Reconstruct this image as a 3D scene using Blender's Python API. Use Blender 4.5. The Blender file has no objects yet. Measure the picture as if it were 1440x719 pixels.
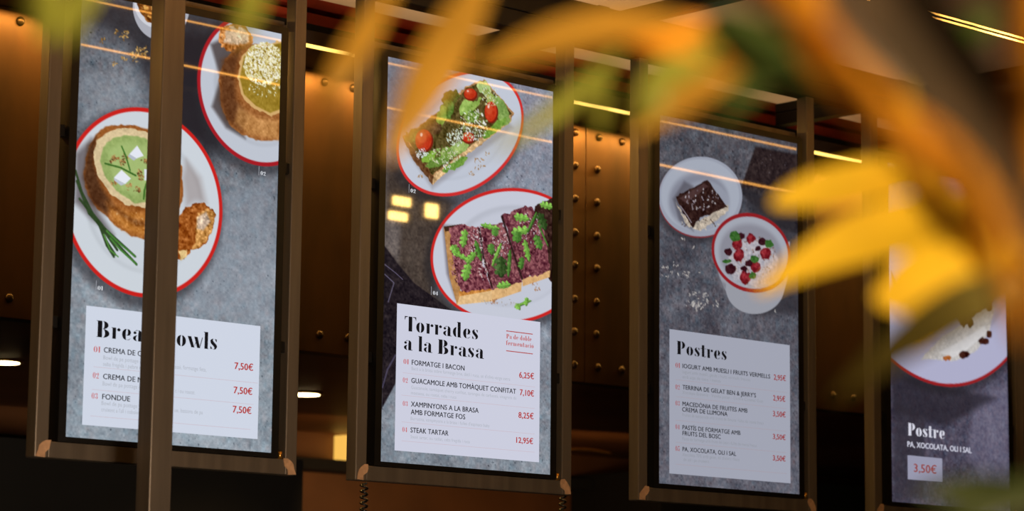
import bpy, bmesh, math, random
import numpy as np
from mathutils import Vector, Matrix

# ------------------------------------------------------------------ camera, world, light, exposure
Z0 = 2.1                                   # height of the lower edge of the menu displays above the floor
scn = bpy.context.scene
COL = scn.collection
F_PX = 3677.29
CAM = Vector((-3.3620, -5.2189, -0.5245 + Z0))
R_, U_, F_ = (Vector((0.73667425, -0.67616649, 0.01048474)), Vector((-0.11304778, -0.10784831, 0.98771906)),
              Vector((0.66673177, 0.72881247, 0.15588819)))
cd = bpy.data.cameras.new('camera'); cam = bpy.data.objects.new('camera', cd); COL.objects.link(cam)
cd.sensor_width = 36.0; cd.lens = 36.0 * F_PX / 1440.0; cd.clip_start = 0.05; cd.clip_end = 60
cam.matrix_world = Matrix(((R_.x, U_.x, -F_.x, CAM.x), (R_.y, U_.y, -F_.y, CAM.y), (R_.z, U_.z, -F_.z, CAM.z), (0, 0, 0, 1)))
cd.dof.use_dof = True; cd.dof.focus_distance = 6.9; cd.dof.aperture_fstop = 3.5
scn.camera = cam
scn.view_settings.view_transform = 'Standard'; scn.view_settings.look = 'None'
scn.view_settings.exposure = 0.0; scn.view_settings.gamma = 1.0; scn.view_settings.use_curve_mapping = False
wd = bpy.data.worlds.new('world'); scn.world = wd; wd.use_nodes = True
wd.node_tree.nodes['Background'].inputs[0].default_value = (1.0, 0.62, 0.32, 1)
wd.node_tree.nodes['Background'].inputs[1].default_value = 0.012

def area(name, loc, aim, sx, sy, power, col, spread=180):
    l = bpy.data.lights.new(name, 'AREA'); l.shape = 'RECTANGLE'; l.size = sx; l.size_y = sy; l.energy = power; l.color = col
    l.spread = math.radians(spread)
    o = bpy.data.objects.new(name, l); COL.objects.link(o); o.location = loc
    o.rotation_euler = (Vector(aim) - Vector(loc)).to_track_quat('-Z', 'Y').to_euler(); return o
def spot(name, loc, aim, power, col, angle, blend=.5, r=.05):
    l = bpy.data.lights.new(name, 'SPOT'); l.energy = power; l.color = col; l.spot_size = math.radians(angle); l.spot_blend = blend
    l.shadow_soft_size = r
    o = bpy.data.objects.new(name, l); COL.objects.link(o); o.location = loc
    o.rotation_euler = (Vector(aim) - Vector(loc)).to_track_quat('-Z', 'Y').to_euler(); return o
area('ceiling_wash', (4.0, 1.9, 1.40 + Z0), (4.0, 1.9, 1.95 + Z0), 8.0, 0.5, 25, (1.0, 0.74, 0.48))  # unseen uplight added to brighten the rear ceiling
area('ceiling_wash_front', (.6, -2.2, 1.2 + Z0), (.6, -2.2, 1.95 + Z0), 2.5, 0.6, 30, (1.0, 0.58, 0.26))  # another added uplight, unseen, for the front of the ceiling
area('front_fill', (-1.2, -4.3, -0.95 + Z0), (0.3, 0, 0.25 + Z0), 0.7, 0.7, 15, (1.0, 0.77, 0.56), 62)  # unseen fill added to brighten the fronts of the steel frames
spot('plant_spot', (-3.45, -4.15, -1.15 + Z0), (-2.15, -3.95, 0.1 + Z0), 185, (1.0, 0.78, 0.36), 95, .6, .08)

# ------------------------------------------------------------------ materials
MATS = {}
def lin(c):
    return tuple((x / 255 / 12.92 if x / 255 <= .04045 else ((x / 255 + .055) / 1.055) ** 2.4) for x in c)
def mat(name, col, rough=.5, metal=0, var=.15, scale=8, bump=.0, spec=.5, dark=None, stretch=None, trans=0):
    if name in MATS: return MATS[name]
    m = bpy.data.materials.new(name); m.use_nodes = True; nt = m.node_tree; b = nt.nodes['Principled BSDF']
    N = lambda t: nt.nodes.new(t)
    tc = N('ShaderNodeTexCoord'); mp = N('ShaderNodeMapping'); nt.links.new(tc.outputs['Object'], mp.inputs[0])
    if stretch: mp.inputs['Scale'].default_value = stretch
    nz = N('ShaderNodeTexNoise'); nz.inputs['Scale'].default_value = scale; nz.inputs['Detail'].default_value = 6
    nt.links.new(mp.outputs[0], nz.inputs['Vector'])
    rp = N('ShaderNodeValToRGB'); c = lin(col); d = lin(dark) if dark else tuple(x * (1 - var) for x in c)
    rp.color_ramp.elements[0].color = (*d, 1); rp.color_ramp.elements[1].color = (*(min(1, x * (1 + var)) for x in c), 1)
    rp.color_ramp.elements[0].position = .35; rp.color_ramp.elements[1].position = .68
    nt.links.new(nz.outputs['Fac'], rp.inputs[0]); nt.links.new(rp.outputs[0], b.inputs['Base Color'])
    b.inputs['Roughness'].default_value = rough; b.inputs['Metallic'].default_value = metal
    b.inputs['Specular IOR Level'].default_value = spec
    if bump:
        bp = N('ShaderNodeBump'); bp.inputs['Strength'].default_value = bump; bp.inputs['Distance'].default_value = .004
        nt.links.new(nz.outputs['Fac'], bp.inputs['Height']); nt.links.new(bp.outputs[0], b.inputs['Normal'])
    if trans:
        out = nt.nodes['Material Output']; tr = N('ShaderNodeBsdfTranslucent'); mx = N('ShaderNodeMixShader'); mx.inputs[0].default_value = trans
        nt.links.new(rp.outputs[0], tr.inputs[0]); nt.links.new(b.outputs[0], mx.inputs[1]); nt.links.new(tr.outputs[0], mx.inputs[2])
        nt.links.new(mx.outputs[0], out.inputs[0])
    MATS[name] = m; return m
def glow(name, col, strength):
    if name in MATS: return MATS[name]
    m = bpy.data.materials.new(name); m.use_nodes = True; b = m.node_tree.nodes['Principled BSDF']
    b.inputs['Base Color'].default_value = (.02, .02, .02, 1); b.inputs['Emission Color'].default_value = (*col, 1)
    b.inputs['Emission Strength'].default_value = strength; b.inputs['Roughness'].default_value = .4
    MATS[name] = m; return m
def pixel_mat(name, col=None, k=1.0):
    if name in MATS: return MATS[name]
    m = bpy.data.materials.new(name); m.use_nodes = True; nt = m.node_tree; b = nt.nodes['Principled BSDF']
    b.inputs['Base Color'].default_value = (.004, .004, .005, 1); b.inputs['Roughness'].default_value = .03
    b.inputs['Emission Strength'].default_value = k
    if col is None:
        a = nt.nodes.new('ShaderNodeAttribute'); a.attribute_name = 'picture'; nt.links.new(a.outputs['Color'], b.inputs['Emission Color'])
    else: b.inputs['Emission Color'].default_value = (*lin(col), 1)
    MATS[name] = m; return m
steel = mat('brushed_steel', (112, 102, 90), .36, .55, .16, 30, .08, stretch=(1, 1, .08))
dsteel = mat('dark_steel', (40, 36, 33), .5, .4, .2, 14, .08)
black = mat('black_plastic', (14, 13, 13), .35, 0, .2, 20)
mattblack = mat('matt_black', (9, 8, 7), .8, 0, .3, 6)
weld = mat('bare_weld', (190, 152, 118), .55, .3, .18, 60, .3)
copper = mat('aged_brass_plate', (96, 64, 32), .48, .6, .22, 3.5, .12, dark=(66, 44, 23), stretch=(1, 1, .35))
rivm = mat('rivet_metal', (74, 54, 34), .34, .7, .15, 40)
rust = mat('red_oxide', (176, 62, 34), .6, .1, .25, 9, .1)
plaster = mat('beige_ceiling_plaster', (205, 176, 140), .85, 0, .05, 2.5)
fascia = mat('grey_fascia', (84, 70, 60), .6, .2, .15, 12)
brown = mat('brown_soffit', (112, 72, 40), .5, .1, .2, 2.5)
brass = mat('brass', (200, 150, 70), .3, .9, .1, 20)
floorm = mat('dark_floor', (40, 34, 30), .6, 0, .2, 3)

# ------------------------------------------------------------------ mesh helpers
def bm_box(bm, a, b):
    x0, y0, z0 = a; x1, y1, z1 = b
    v = [bm.verts.new(p) for p in ((x0,y0,z0),(x1,y0,z0),(x1,y1,z0),(x0,y1,z0),(x0,y0,z1),(x1,y0,z1),(x1,y1,z1),(x0,y1,z1))]
    for f in ((0,3,2,1),(4,5,6,7),(0,1,5,4),(1,2,6,5),(2,3,7,6),(3,0,4,7)): bm.faces.new([v[i] for i in f])
    return v
def link(name, me, m, parent=None, loc=None, smooth=False):
    o = bpy.data.objects.new(name, me); COL.objects.link(o)
    if m and not me.materials: me.materials.append(m)
    if parent: o.parent = parent
    if loc is not None: o.location = loc
    if smooth:
        for p in me.polygons: p.use_smooth = True
    return o
def box(name, a, b, m, parent=None, bev=0.0):
    bm = bmesh.new(); bm_box(bm, a, b)
    if bev: bmesh.ops.bevel(bm, geom=bm.edges[:], offset=bev, segments=2, affect='EDGES', profile=.5)
    me = bpy.data.meshes.new(name); bm.to_mesh(me); bm.free(); return link(name, me, m, parent)
def tube_bm(bm, pts, rad, seg=8, cap=True):
    rings = []; pts = [Vector(p) for p in pts]
    for i, p in enumerate(pts):
        t = (pts[min(i+1, len(pts)-1)] - pts[max(i-1, 0)]).normalized()
        a = t.cross(Vector((0, 0, 1)));  a = a if a.length > .05 else t.cross(Vector((1, 0, 0))); a.normalize(); b = t.cross(a)
        r = rad[i] if isinstance(rad, (list, tuple)) else rad
        rings.append([bm.verts.new(p + (a * math.cos(k * 2 * math.pi / seg) + b * math.sin(k * 2 * math.pi / seg)) * r) for k in range(seg)])
    for i in range(len(rings) - 1):
        for k in range(seg): bm.faces.new((rings[i][k], rings[i][(k+1) % seg], rings[i+1][(k+1) % seg], rings[i+1][k]))
    if cap: bm.faces.new(rings[0][::-1]); bm.faces.new(rings[-1])
def tube(name, pts, rad, m, parent=None, seg=8):
    bm = bmesh.new(); tube_bm(bm, pts, rad, seg); me = bpy.data.meshes.new(name); bm.to_mesh(me); bm.free()
    return link(name, me, m, parent, smooth=True)
def tag(o, label=None, cat=None, group=None, kind=None):
    for k, v in (('label', label), ('category', cat), ('group', group), ('kind', kind)):
        if v: o[k] = v
    return o
def empty(name, loc, label, cat, group=None):
    o = bpy.data.objects.new(name, None); COL.objects.link(o); o.location = loc; return tag(o, label, cat, group)
def ray(u, v, dist):
    """a point at a given distance from the photographer's place, where the sight line (u, v) passes"""
    d = F_ * F_PX + R_ * (u - 720) - U_ * (v - 359.5); d.normalize(); return CAM + d * dist
z = lambda h: h + Z0
# ------------------------------------------------------------------ artwork of the displays, in units of 1/1000 of their width
ART = {
 0: [
  ["P",[30,28,33],[[10,-2],[1008,-26],[1014,190],[630,611],[448,489],[227,170],[15,120]],120,0,0,0.75],
  ["P",[150,158,168],[[-3,325],[301,305],[307,451],[8,583]],80,14,0,0.35],
  ["P",[34,30,36],[[346,120],[647,68],[566,322],[627,522],[501,481]],60,0,0,0.8],
  ["P",[150,158,172],[[635,758],[997,620],[998,1253],[546,1238]],90,0,0,0.35],
  ["E",[170,172,182],[384,-12,154,133,-56],3,0,0,1],
  ["E",[205,207,215],[383,-26,138,109,154],3,0,0,1],
  ["E",[120,70,25],[383,-29,123,95,156],3,30,6,1],
  ["G",[[200,130,50],[225,170,90],[140,80,30]],[383,-29,108,84,157],190,13],
  ["G",[[175,135,70],[120,85,40],[205,170,110]],[168,137,14,11,154],7,9],
  ["G",[[175,135,70],[120,85,40],[205,170,110]],[199,146,14,11,155],7,9],
  ["G",[[175,135,70],[120,85,40],[205,170,110]],[219,128,14,11,155],7,9],
  ["G",[[175,135,70],[120,85,40],[205,170,110]],[213,155,14,11,155],7,9],
  ["G",[[175,135,70],[120,85,40],[205,170,110]],[105,183,14,11,154],7,9],
  ["G",[[175,135,70],[120,85,40],[205,170,110]],[163,263,14,11,155],7,9],
  ["G",[[175,135,70],[120,85,40],[205,170,110]],[213,237,14,11,156],7,9],
  ["G",[[175,135,70],[120,85,40],[205,170,110]],[250,216,14,11,156],7,9],
  ["G",[[175,135,70],[120,85,40],[205,170,110]],[270,207,14,11,156],7,9],
  ["G",[[175,135,70],[120,85,40],[205,170,110]],[297,194,14,11,156],7,9],
  ["G",[[175,135,70],[120,85,40],[205,170,110]],[314,185,14,11,156],7,9],
  ["G",[[175,135,70],[120,85,40],[205,170,110]],[276,186,14,11,155],7,9],
  ["G",[[175,135,70],[120,85,40],[205,170,110]],[264,235,14,11,156],7,9],
  ["G",[[175,135,70],[120,85,40],[205,170,110]],[308,210,14,11,156],7,9],
  ["E",[35,33,38],[879,284,341,341,0],50,0,0,0.55],
  ["E",[165,25,35],[897,258,325,325,0],4,0,0,1],
  ["E",[190,196,208],[897,258,308,308,0],5,0,0,1],
  ["E",[163,168,178],[897,258,240,240,0],22,0,0,0.5],
  ["E",[190,196,208],[903,266,224,224,0],30,0,0,0.8],
  ["P",[50,38,36],[[634,107],[712,63],[814,131],[737,355],[825,478],[725,447],[650,369],[689,242]],26,0,0,0.72],
  ["P",[190,120,60],[[673,94],[682,32],[736,1],[810,-3],[855,32],[842,89],[776,107],[714,123]],3,40,10,1],
  ["P",[222,190,160],[[699,89],[711,33],[755,10],[821,13],[838,59],[776,88]],14,35,10,1],
  ["P",[150,92,45],[[740,119],[812,76],[905,60],[1010,67],[1022,458],[899,476],[807,466],[739,430],[697,361],[682,243],[708,163]],8,13,5,1],
  ["P",[88,50,26],[[694,166],[787,105],[762,230],[772,320],[841,385],[806,451],[724,411],[689,333]],40,8,0,0.85],
  ["P",[200,145,85],[[784,348],[878,379],[997,376],[1000,456],[843,460],[768,417]],34,14,0,0.75],
  ["P",[210,170,110],[[777,228],[795,128],[853,75],[1009,30],[1011,338],[952,362],[869,344],[801,300]],5,0,6,1],
  ["P",[150,122,38],[[788,226],[807,132],[861,86],[1009,36],[1011,322],[951,350],[876,331],[812,292]],8,10,0,1],
  ["G",[[225,215,160],[238,235,212],[190,172,90],[240,238,222]],[915,144,111,89,156],900,10],
  ["G",[[225,225,190],[140,120,50]],[919,254,98,30,170],70,8],
  ["E",[35,33,38],[315,837,402,402,0],50,0,0,0.55],
  ["E",[200,32,28],[333,811,386,386,0],4,0,0,1],
  ["E",[203,210,218],[333,811,369,369,0],5,0,0,1],
  ["E",[174,180,187],[333,811,287,287,0],22,0,0,0.5],
  ["E",[203,210,218],[339,819,269,269,0],30,0,0,0.8],
  ["P",[92,84,88],[[-2,656],[68,588],[65,746],[121,882],[191,960],[89,915],[3,854]],40,0,0,0.8],
  ["P",[120,95,88],[[530,610],[604,674],[636,773],[582,777],[537,801],[512,686]],50,0,0,0.38],
  ["P",[150,88,38],[[84,571],[140,529],[206,507],[275,506],[351,509],[443,548],[510,642],[521,758],[497,850],[446,914],[351,963],[276,955],[207,929],[155,892],[96,857],[50,791],[37,722],[57,633]],7,12,5,1],
  ["P",[70,40,22],[[56,619],[94,576],[86,686],[123,773],[186,845],[154,884],[79,845],[38,750]],34,8,0,0.9],
  ["P",[198,130,58],[[152,835],[255,860],[344,854],[460,816],[496,835],[429,908],[344,950],[258,940],[189,908]],40,22,0,0.8],
  ["G",[[225,180,120],[190,130,70]],[277,886,116,34,172],26,7],
  ["P",[96,52,24],[[118,825],[204,872],[291,913],[346,906],[345,889],[273,881],[186,840]],24,14,0,0.55],
  ["P",[214,192,150],[[95,587],[157,543],[224,522],[327,521],[433,562],[478,646],[465,751],[411,817],[339,832],[254,834],[167,796],[104,730],[81,658]],3,10,5,1],
  ["L",[150,88,40],[[95,587],[157,538],[224,516],[330,515]],6,6,0.8],
  ["P",[146,168,98],[[126,612],[175,570],[235,549],[328,550],[410,597],[437,667],[416,743],[356,806],[287,821],[201,786],[141,736],[115,676]],8,7,5,1],
  ["P",[170,192,122],[[150,625],[236,572],[333,582],[371,676],[337,768],[269,788],[182,745]],34,0,0,0.7],
  ["G",[[150,100,55],[190,145,90],[95,60,30]],[168,657,15,13,159],13,9],
  ["G",[[150,100,55],[190,145,90],[95,60,30]],[188,649,15,13,159],13,9],
  ["G",[[150,100,55],[190,145,90],[95,60,30]],[220,662,16,13,160],13,9],
  ["G",[[150,100,55],[190,145,90],[95,60,30]],[232,640,16,13,160],13,9],
  ["G",[[150,100,55],[190,145,90],[95,60,30]],[303,694,16,13,160],13,9],
  ["G",[[150,100,55],[190,145,90],[95,60,30]],[325,641,16,13,160],13,9],
  ["G",[[150,100,55],[190,145,90],[95,60,30]],[254,759,16,13,161],13,9],
  ["G",[[150,100,55],[190,145,90],[95,60,30]],[295,765,16,13,161],13,9],
  ["G",[[150,100,55],[190,145,90],[95,60,30]],[182,748,15,13,160],13,9],
  ["G",[[150,100,55],[190,145,90],[95,60,30]],[317,712,16,13,161],13,9],
  ["P",[226,230,240],[[252,625],[288,585],[321,622],[287,638]],3,0,0,1],
  ["P",[180,186,200],[[252,625],[287,638],[274,649],[246,635]],3,0,0,1],
  ["P",[228,232,242],[[182,731],[217,694],[263,723],[237,749]],3,0,0,1],
  ["P",[186,192,205],[[182,731],[237,749],[217,758],[185,742]],3,0,0,1],
  ["P",[220,225,235],[[326,676],[368,676],[359,713],[328,723]],3,0,0,1],
  ["L",[60,105,38],[[139,679],[214,686],[286,708]],8,3,1],
  ["L",[60,112,40],[[214,599],[236,636],[258,691]],7,3,1],
  ["L",[66,112,42],[[339,733],[330,763],[328,798]],9,3,1],
  ["L",[44,66,34],[[1,727],[34,808],[87,886],[150,942],[296,1036]],11,3,0.95],
  ["L",[44,66,34],[[9,768],[71,889],[140,943],[304,1067]],11,3,0.95],
  ["L",[44,66,34],[[53,862],[123,933],[159,992],[201,1039]],11,3,0.95],
  ["L",[44,66,34],[[25,837],[115,917],[159,1006],[195,1048]],11,3,0.95],
  ["L",[44,66,34],[[87,886],[144,951],[210,1020]],11,3,0.95],
  ["L",[70,125,52],[[157,949],[202,981],[296,1036]],8,3,1],
  ["L",[70,125,52],[[175,976],[227,1018],[304,1067]],8,3,1],
  ["L",[84,140,60],[[144,965],[177,1024],[215,1046]],6,3,1],
  ["P",[150,80,26],[[463,892],[497,850],[537,806],[589,779],[629,777],[661,791],[684,826],[675,872],[648,928],[607,968],[565,982],[531,1021],[485,1018]],3,26,9,1],
  ["P",[196,140,74],[[591,823],[658,794],[681,836],[662,903],[600,969],[572,978],[591,912]],9,40,9,1],
  ["P",[205,185,170],[[592,841],[637,811],[660,850],[625,890],[593,888]],14,30,0,0.85],
  ["P",[222,190,130],[[509,986],[544,982],[545,1011],[517,1026]],6,20,6,1],
 ],
 1: [
  ["P",[62,50,42],[[-11,448],[405,599],[292,821],[296,1011],[414,1094],[86,1126],[-7,1104]],70,10,0,0.9],
  ["P",[120,112,112],[[7,697],[97,717],[81,908],[3,854]],50,14,0,0.6],
  ["P",[96,92,96],[[-1,8],[226,12],[67,310],[11,508]],80,0,0,0.5],
  ["P",[30,24,30],[[-10,831],[81,914],[172,986],[414,1094],[86,1157],[77,1437],[3,1551]],8,10,0,1],
  ["L",[96,88,110],[[5,923],[66,953],[107,977]],4,3,1],
  ["L",[90,84,104],[[6,966],[59,998],[28,1085]],5,3,1],
  ["L",[70,64,84],[[74,1314],[31,1379],[5,1458]],8,3,1],
  ["E",[35,33,38],[419,303,430,273,149],50,0,0,0.55],
  ["E",[205,45,45],[437,277,414,257,149],4,0,0,1],
  ["E",[192,198,212],[437,277,399,242,149],5,0,0,1],
  ["E",[165,170,182],[437,277,311,189,149],22,0,0,0.5],
  ["E",[192,198,212],[443,285,291,176,149],30,0,0,0.8],
  ["P",[130,125,130],[[110,399],[270,556],[752,208],[655,123],[231,285]],30,0,0,0.5],
  ["P",[172,128,84],[[91,347],[328,182],[459,62],[566,9],[640,56],[751,135],[730,185],[486,361],[270,536],[159,435]],3,30,5,1],
  ["P",[105,68,40],[[91,347],[155,392],[277,503],[270,536],[159,443]],6,20,5,1],
  ["P",[208,172,124],[[277,497],[734,144],[734,184],[613,268],[486,361],[270,536]],4,34,5,1],
  ["P",[84,72,34],[[105,342],[328,187],[468,67],[566,15],[641,63],[738,137],[656,209],[443,364],[269,495],[168,403]],5,20,6,1],
  ["E",[96,112,48],[150,336,49,25,153],5,16,8,1],
  ["E",[60,84,30],[371,125,56,32,158],5,16,8,1],
  ["E",[84,118,44],[347,187,52,37,132],5,16,8,1],
  ["E",[150,182,90],[465,159,48,32,140],5,16,8,1],
  ["E",[132,160,66],[314,228,62,24,-70],5,16,8,1],
  ["E",[86,62,36],[269,286,59,28,158],5,16,8,1],
  ["E",[150,175,96],[413,355,77,26,154],5,16,8,1],
  ["E",[98,130,52],[297,430,76,22,154],5,16,8,1],
  ["E",[126,168,60],[251,411,48,20,144],5,16,8,1],
  ["E",[130,160,84],[672,140,73,43,-129],5,16,8,1],
  ["E",[165,190,120],[571,51,46,30,-169],5,16,8,1],
  ["E",[150,170,84],[611,97,58,22,61],5,16,8,1],
  ["E",[110,150,56],[639,225,93,17,144],5,16,8,1],
  ["E",[140,170,80],[516,138,56,14,134],5,16,8,1],
  ["E",[110,150,60],[402,428,84,16,150],5,16,8,1],
  ["E",[96,128,46],[500,196,43,26,167],5,16,8,1],
  ["E",[120,150,66],[350,381,38,28,163],5,16,8,1],
  ["E",[120,26,14],[219,346,55,48,135],6,0,0,1],
  ["E",[188,52,24],[214,342,51,45,-50],5,8,0,1],
  ["E",[214,92,54],[206,334,27,23,149],14,0,0,0.6],
  ["E",[240,215,205],[201,320,9,7,-71],5,0,0,0.9],
  ["E",[120,26,14],[616,157,50,41,-75],6,0,0,1],
  ["E",[188,52,24],[612,153,47,36,-78],5,8,0,1],
  ["E",[214,92,54],[603,144,24,20,-70],14,0,0,0.6],
  ["E",[240,215,205],[598,132,8,6,-83],5,0,0,0.9],
  ["E",[120,26,14],[490,95,41,27,165],6,0,0,1],
  ["E",[188,52,24],[485,90,37,24,165],5,8,0,1],
  ["E",[214,92,54],[476,82,20,12,167],14,0,0,0.6],
  ["E",[240,215,205],[472,80,6,4,162],5,0,0,0.9],
  ["E",[120,26,14],[480,295,39,26,166],6,0,0,1],
  ["E",[188,52,24],[476,291,35,22,166],5,8,0,1],
  ["E",[214,92,54],[467,283,19,11,168],14,0,0,0.6],
  ["E",[240,215,205],[463,282,6,4,163],5,0,0,0.9],
  ["G",[[215,222,212],[235,238,235],[170,185,140],[150,170,90]],[509,231,88,70,158],210,9],
  ["G",[[218,226,220],[190,205,180]],[400,306,52,38,163],90,9],
  ["G",[[205,212,215],[232,236,240]],[205,404,38,22,168],50,8],
  ["G",[[190,190,150],[120,160,70],[225,225,200]],[338,398,93,38,171],150,8],
  ["G",[[215,222,205],[200,190,130]],[610,81,56,49,-50],70,8],
  ["G",[[225,228,228]],[351,435,26,19,164],18,7],
  ["G",[[150,110,70],[175,140,100]],[593,350,17,10,169],6,8],
  ["G",[[150,110,70],[175,140,100]],[529,391,17,10,169],6,8],
  ["G",[[150,110,70],[175,140,100]],[563,386,17,10,169],6,8],
  ["G",[[150,110,70],[175,140,100]],[538,422,17,10,169],6,8],
  ["G",[[150,110,70],[175,140,100]],[564,412,17,10,169],6,8],
  ["G",[[150,110,70],[175,140,100]],[504,453,17,10,169],6,8],
  ["G",[[150,110,70],[175,140,100]],[195,511,17,9,169],6,8],
  ["E",[35,33,38],[733,825,508,324,168],50,0,0,0.55],
  ["E",[200,36,34],[751,799,492,308,168],4,0,0,1],
  ["E",[196,200,214],[751,799,477,293,168],5,0,0,1],
  ["E",[168,172,184],[751,799,372,229,168],22,0,0,0.5],
  ["E",[196,200,214],[757,807,348,214,168],30,0,0,0.8],
  ["P",[96,84,90],[[331,708],[407,705],[454,962],[413,1030],[361,924]],26,0,0,0.7],
  ["P",[52,30,26],[[890,553],[1006,498],[1011,903],[947,843],[882,653]],5,18,5,1],
  ["P",[214,170,116],[[815,897],[992,839],[988,872],[820,933]],3,10,0,1],
  ["P",[214,172,118],[[624,966],[815,910],[811,956],[630,1021]],3,10,0,1],
  ["P",[222,184,132],[[433,1003],[633,959],[630,1021],[424,1058]],3,10,0,1],
  ["P",[176,128,76],[[340,719],[382,708],[409,839],[446,1004],[424,1058],[378,938]],5,12,0,1],
  ["P",[60,34,22],[[340,716],[449,690],[449,712],[349,737]],4,0,0,1],
  ["P",[196,130,60],[[433,996],[633,953],[629,972],[438,1018]],4,20,0,1],
  ["P",[112,58,68],[[688,621],[819,565],[872,559],[949,655],[992,842],[815,901],[760,766]],3,34,7,1],
  ["P",[112,58,68],[[555,690],[693,657],[745,755],[818,910],[629,969],[579,820]],3,34,7,1],
  ["P",[122,64,74],[[369,719],[441,694],[551,697],[571,843],[629,963],[450,998],[397,863]],3,34,7,1],
  ["L",[45,22,22],[[551,700],[579,826],[633,956]],10,8,1],
  ["L",[45,22,22],[[688,628],[752,767],[815,897]],12,8,1],
  ["G",[[150,92,98],[78,34,42],[176,118,124]],[473,848,135,93,-86],330,9],
  ["G",[[150,92,98],[78,34,42]],[666,826,124,86,-85],240,9],
  ["G",[[140,82,90],[74,32,40]],[848,739,139,97,-85],240,9],
  ["G",[[215,205,205]],[527,761,59,50,-74],60,7],
  ["G",[[215,205,205]],[677,760,72,60,-77],60,7],
  ["G",[[205,195,200]],[860,656,76,68,-52],60,7],
  ["G",[[215,205,200]],[580,884,46,38,-78],30,7],
  ["E",[74,109,44],[463,756,43,15,-77],4,0,0,1],
  ["E",[104,152,62],[459,753,41,13,-77],4,10,0,1],
  ["E",[141,202,87],[451,730,9,6,162],4,12,3,1],
  ["E",[104,152,62],[476,730,9,6,-179],4,12,3,1],
  ["E",[141,202,87],[446,753,12,6,160],4,12,3,1],
  ["E",[104,152,62],[471,753,11,7,-163],4,12,3,1],
  ["E",[141,202,87],[442,774,10,6,162],4,12,3,1],
  ["E",[104,152,62],[466,774,9,6,-173],4,12,3,1],
  ["L",[141,202,87],[[466,715],[451,791]],4,3,0.8],
  ["E",[74,109,44],[413,816,30,16,-135],4,0,0,1],
  ["E",[104,152,62],[409,814,29,14,-134],4,10,0,1],
  ["E",[141,202,87],[387,807,9,7,151],4,12,3,1],
  ["E",[104,152,62],[410,795,10,6,170],4,12,3,1],
  ["E",[141,202,87],[398,820,12,7,134],4,12,3,1],
  ["E",[104,152,62],[420,807,13,6,172],4,12,3,1],
  ["E",[141,202,87],[407,831,10,7,145],4,12,3,1],
  ["E",[104,152,62],[430,818,11,6,171],4,12,3,1],
  ["L",[141,202,87],[[392,793],[426,834]],4,3,0.8],
  ["E",[74,109,44],[456,840,54,10,17],4,0,0,1],
  ["E",[104,152,62],[452,837,52,9,17],4,10,0,1],
  ["E",[141,202,87],[485,840,6,5,157],4,12,3,1],
  ["E",[104,152,62],[475,853,7,5,-20],4,12,3,1],
  ["E",[141,202,87],[456,831,7,6,-80],4,12,3,1],
  ["E",[104,152,62],[447,844,9,5,-26],4,12,3,1],
  ["E",[141,202,87],[430,822,6,6,140],4,12,3,1],
  ["E",[104,152,62],[421,836,8,5,-23],4,12,3,1],
  ["L",[141,202,87],[[498,852],[405,823]],4,3,0.8],
  ["E",[47,79,30],[549,801,48,12,69],4,0,0,1],
  ["E",[66,110,42],[544,798,46,11,69],4,10,0,1],
  ["E",[92,148,61],[526,776,7,5,155],4,12,3,1],
  ["E",[66,110,42],[544,770,7,5,174],4,12,3,1],
  ["E",[92,148,61],[535,801,9,5,145],4,12,3,1],
  ["E",[66,110,42],[554,795,9,5,-179],4,12,3,1],
  ["E",[92,148,61],[544,823,7,5,151],4,12,3,1],
  ["E",[66,110,42],[562,817,8,5,177],4,12,3,1],
  ["L",[92,148,61],[[529,758],[560,838]],4,3,0.8],
  ["E",[74,109,44],[481,905,44,18,-70],4,0,0,1],
  ["E",[104,152,62],[477,902,42,16,-70],4,10,0,1],
  ["E",[141,202,87],[470,878,11,7,165],4,12,3,1],
  ["E",[104,152,62],[499,880,10,8,-177],4,12,3,1],
  ["E",[141,202,87],[462,901,15,7,164],4,12,3,1],
  ["E",[104,152,62],[492,903,13,8,-159],4,12,3,1],
  ["E",[141,202,87],[455,921,12,7,164],4,12,3,1],
  ["E",[104,152,62],[485,924,11,8,-170],4,12,3,1],
  ["L",[141,202,87],[[489,864],[465,939]],4,3,0.8],
  ["E",[74,109,44],[507,838,39,12,136],4,0,0,1],
  ["E",[104,152,62],[502,835,37,11,136],4,10,0,1],
  ["E",[141,202,87],[508,815,8,5,173],4,12,3,1],
  ["E",[104,152,62],[526,824,7,6,178],4,12,3,1],
  ["E",[141,202,87],[494,830,11,5,178],4,12,3,1],
  ["E",[104,152,62],[511,839,9,7,-130],4,12,3,1],
  ["E",[141,202,87],[480,844,9,5,175],4,12,3,1],
  ["E",[104,152,62],[498,853,7,7,-166],4,12,3,1],
  ["L",[141,202,87],[[527,810],[478,860]],4,3,0.8],
  ["E",[74,109,44],[620,684,59,9,2],4,0,0,1],
  ["E",[104,152,62],[616,681,56,8,2],4,10,0,1],
  ["E",[141,202,87],[650,675,6,5,174],4,12,3,1],
  ["E",[104,152,62],[646,690,7,5,-26],4,12,3,1],
  ["E",[141,202,87],[617,674,7,6,-126],4,12,3,1],
  ["E",[104,152,62],[614,689,9,5,-37],4,12,3,1],
  ["E",[141,202,87],[588,673,6,6,-171],4,12,3,1],
  ["E",[104,152,62],[584,687,7,5,-30],4,12,3,1],
  ["L",[141,202,87],[[669,683],[562,679]],4,3,0.8],
  ["E",[47,79,30],[650,704,20,14,-84],4,0,0,1],
  ["E",[66,110,42],[646,702,19,13,-85],4,10,0,1],
  ["E",[92,148,61],[634,692,9,5,159],4,12,3,1],
  ["E",[66,110,42],[658,689,8,6,178],4,12,3,1],
  ["E",[92,148,61],[634,703,12,6,154],4,12,3,1],
  ["E",[66,110,42],[658,700,11,6,-170],4,12,3,1],
  ["E",[92,148,61],[635,713,9,5,157],4,12,3,1],
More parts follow.
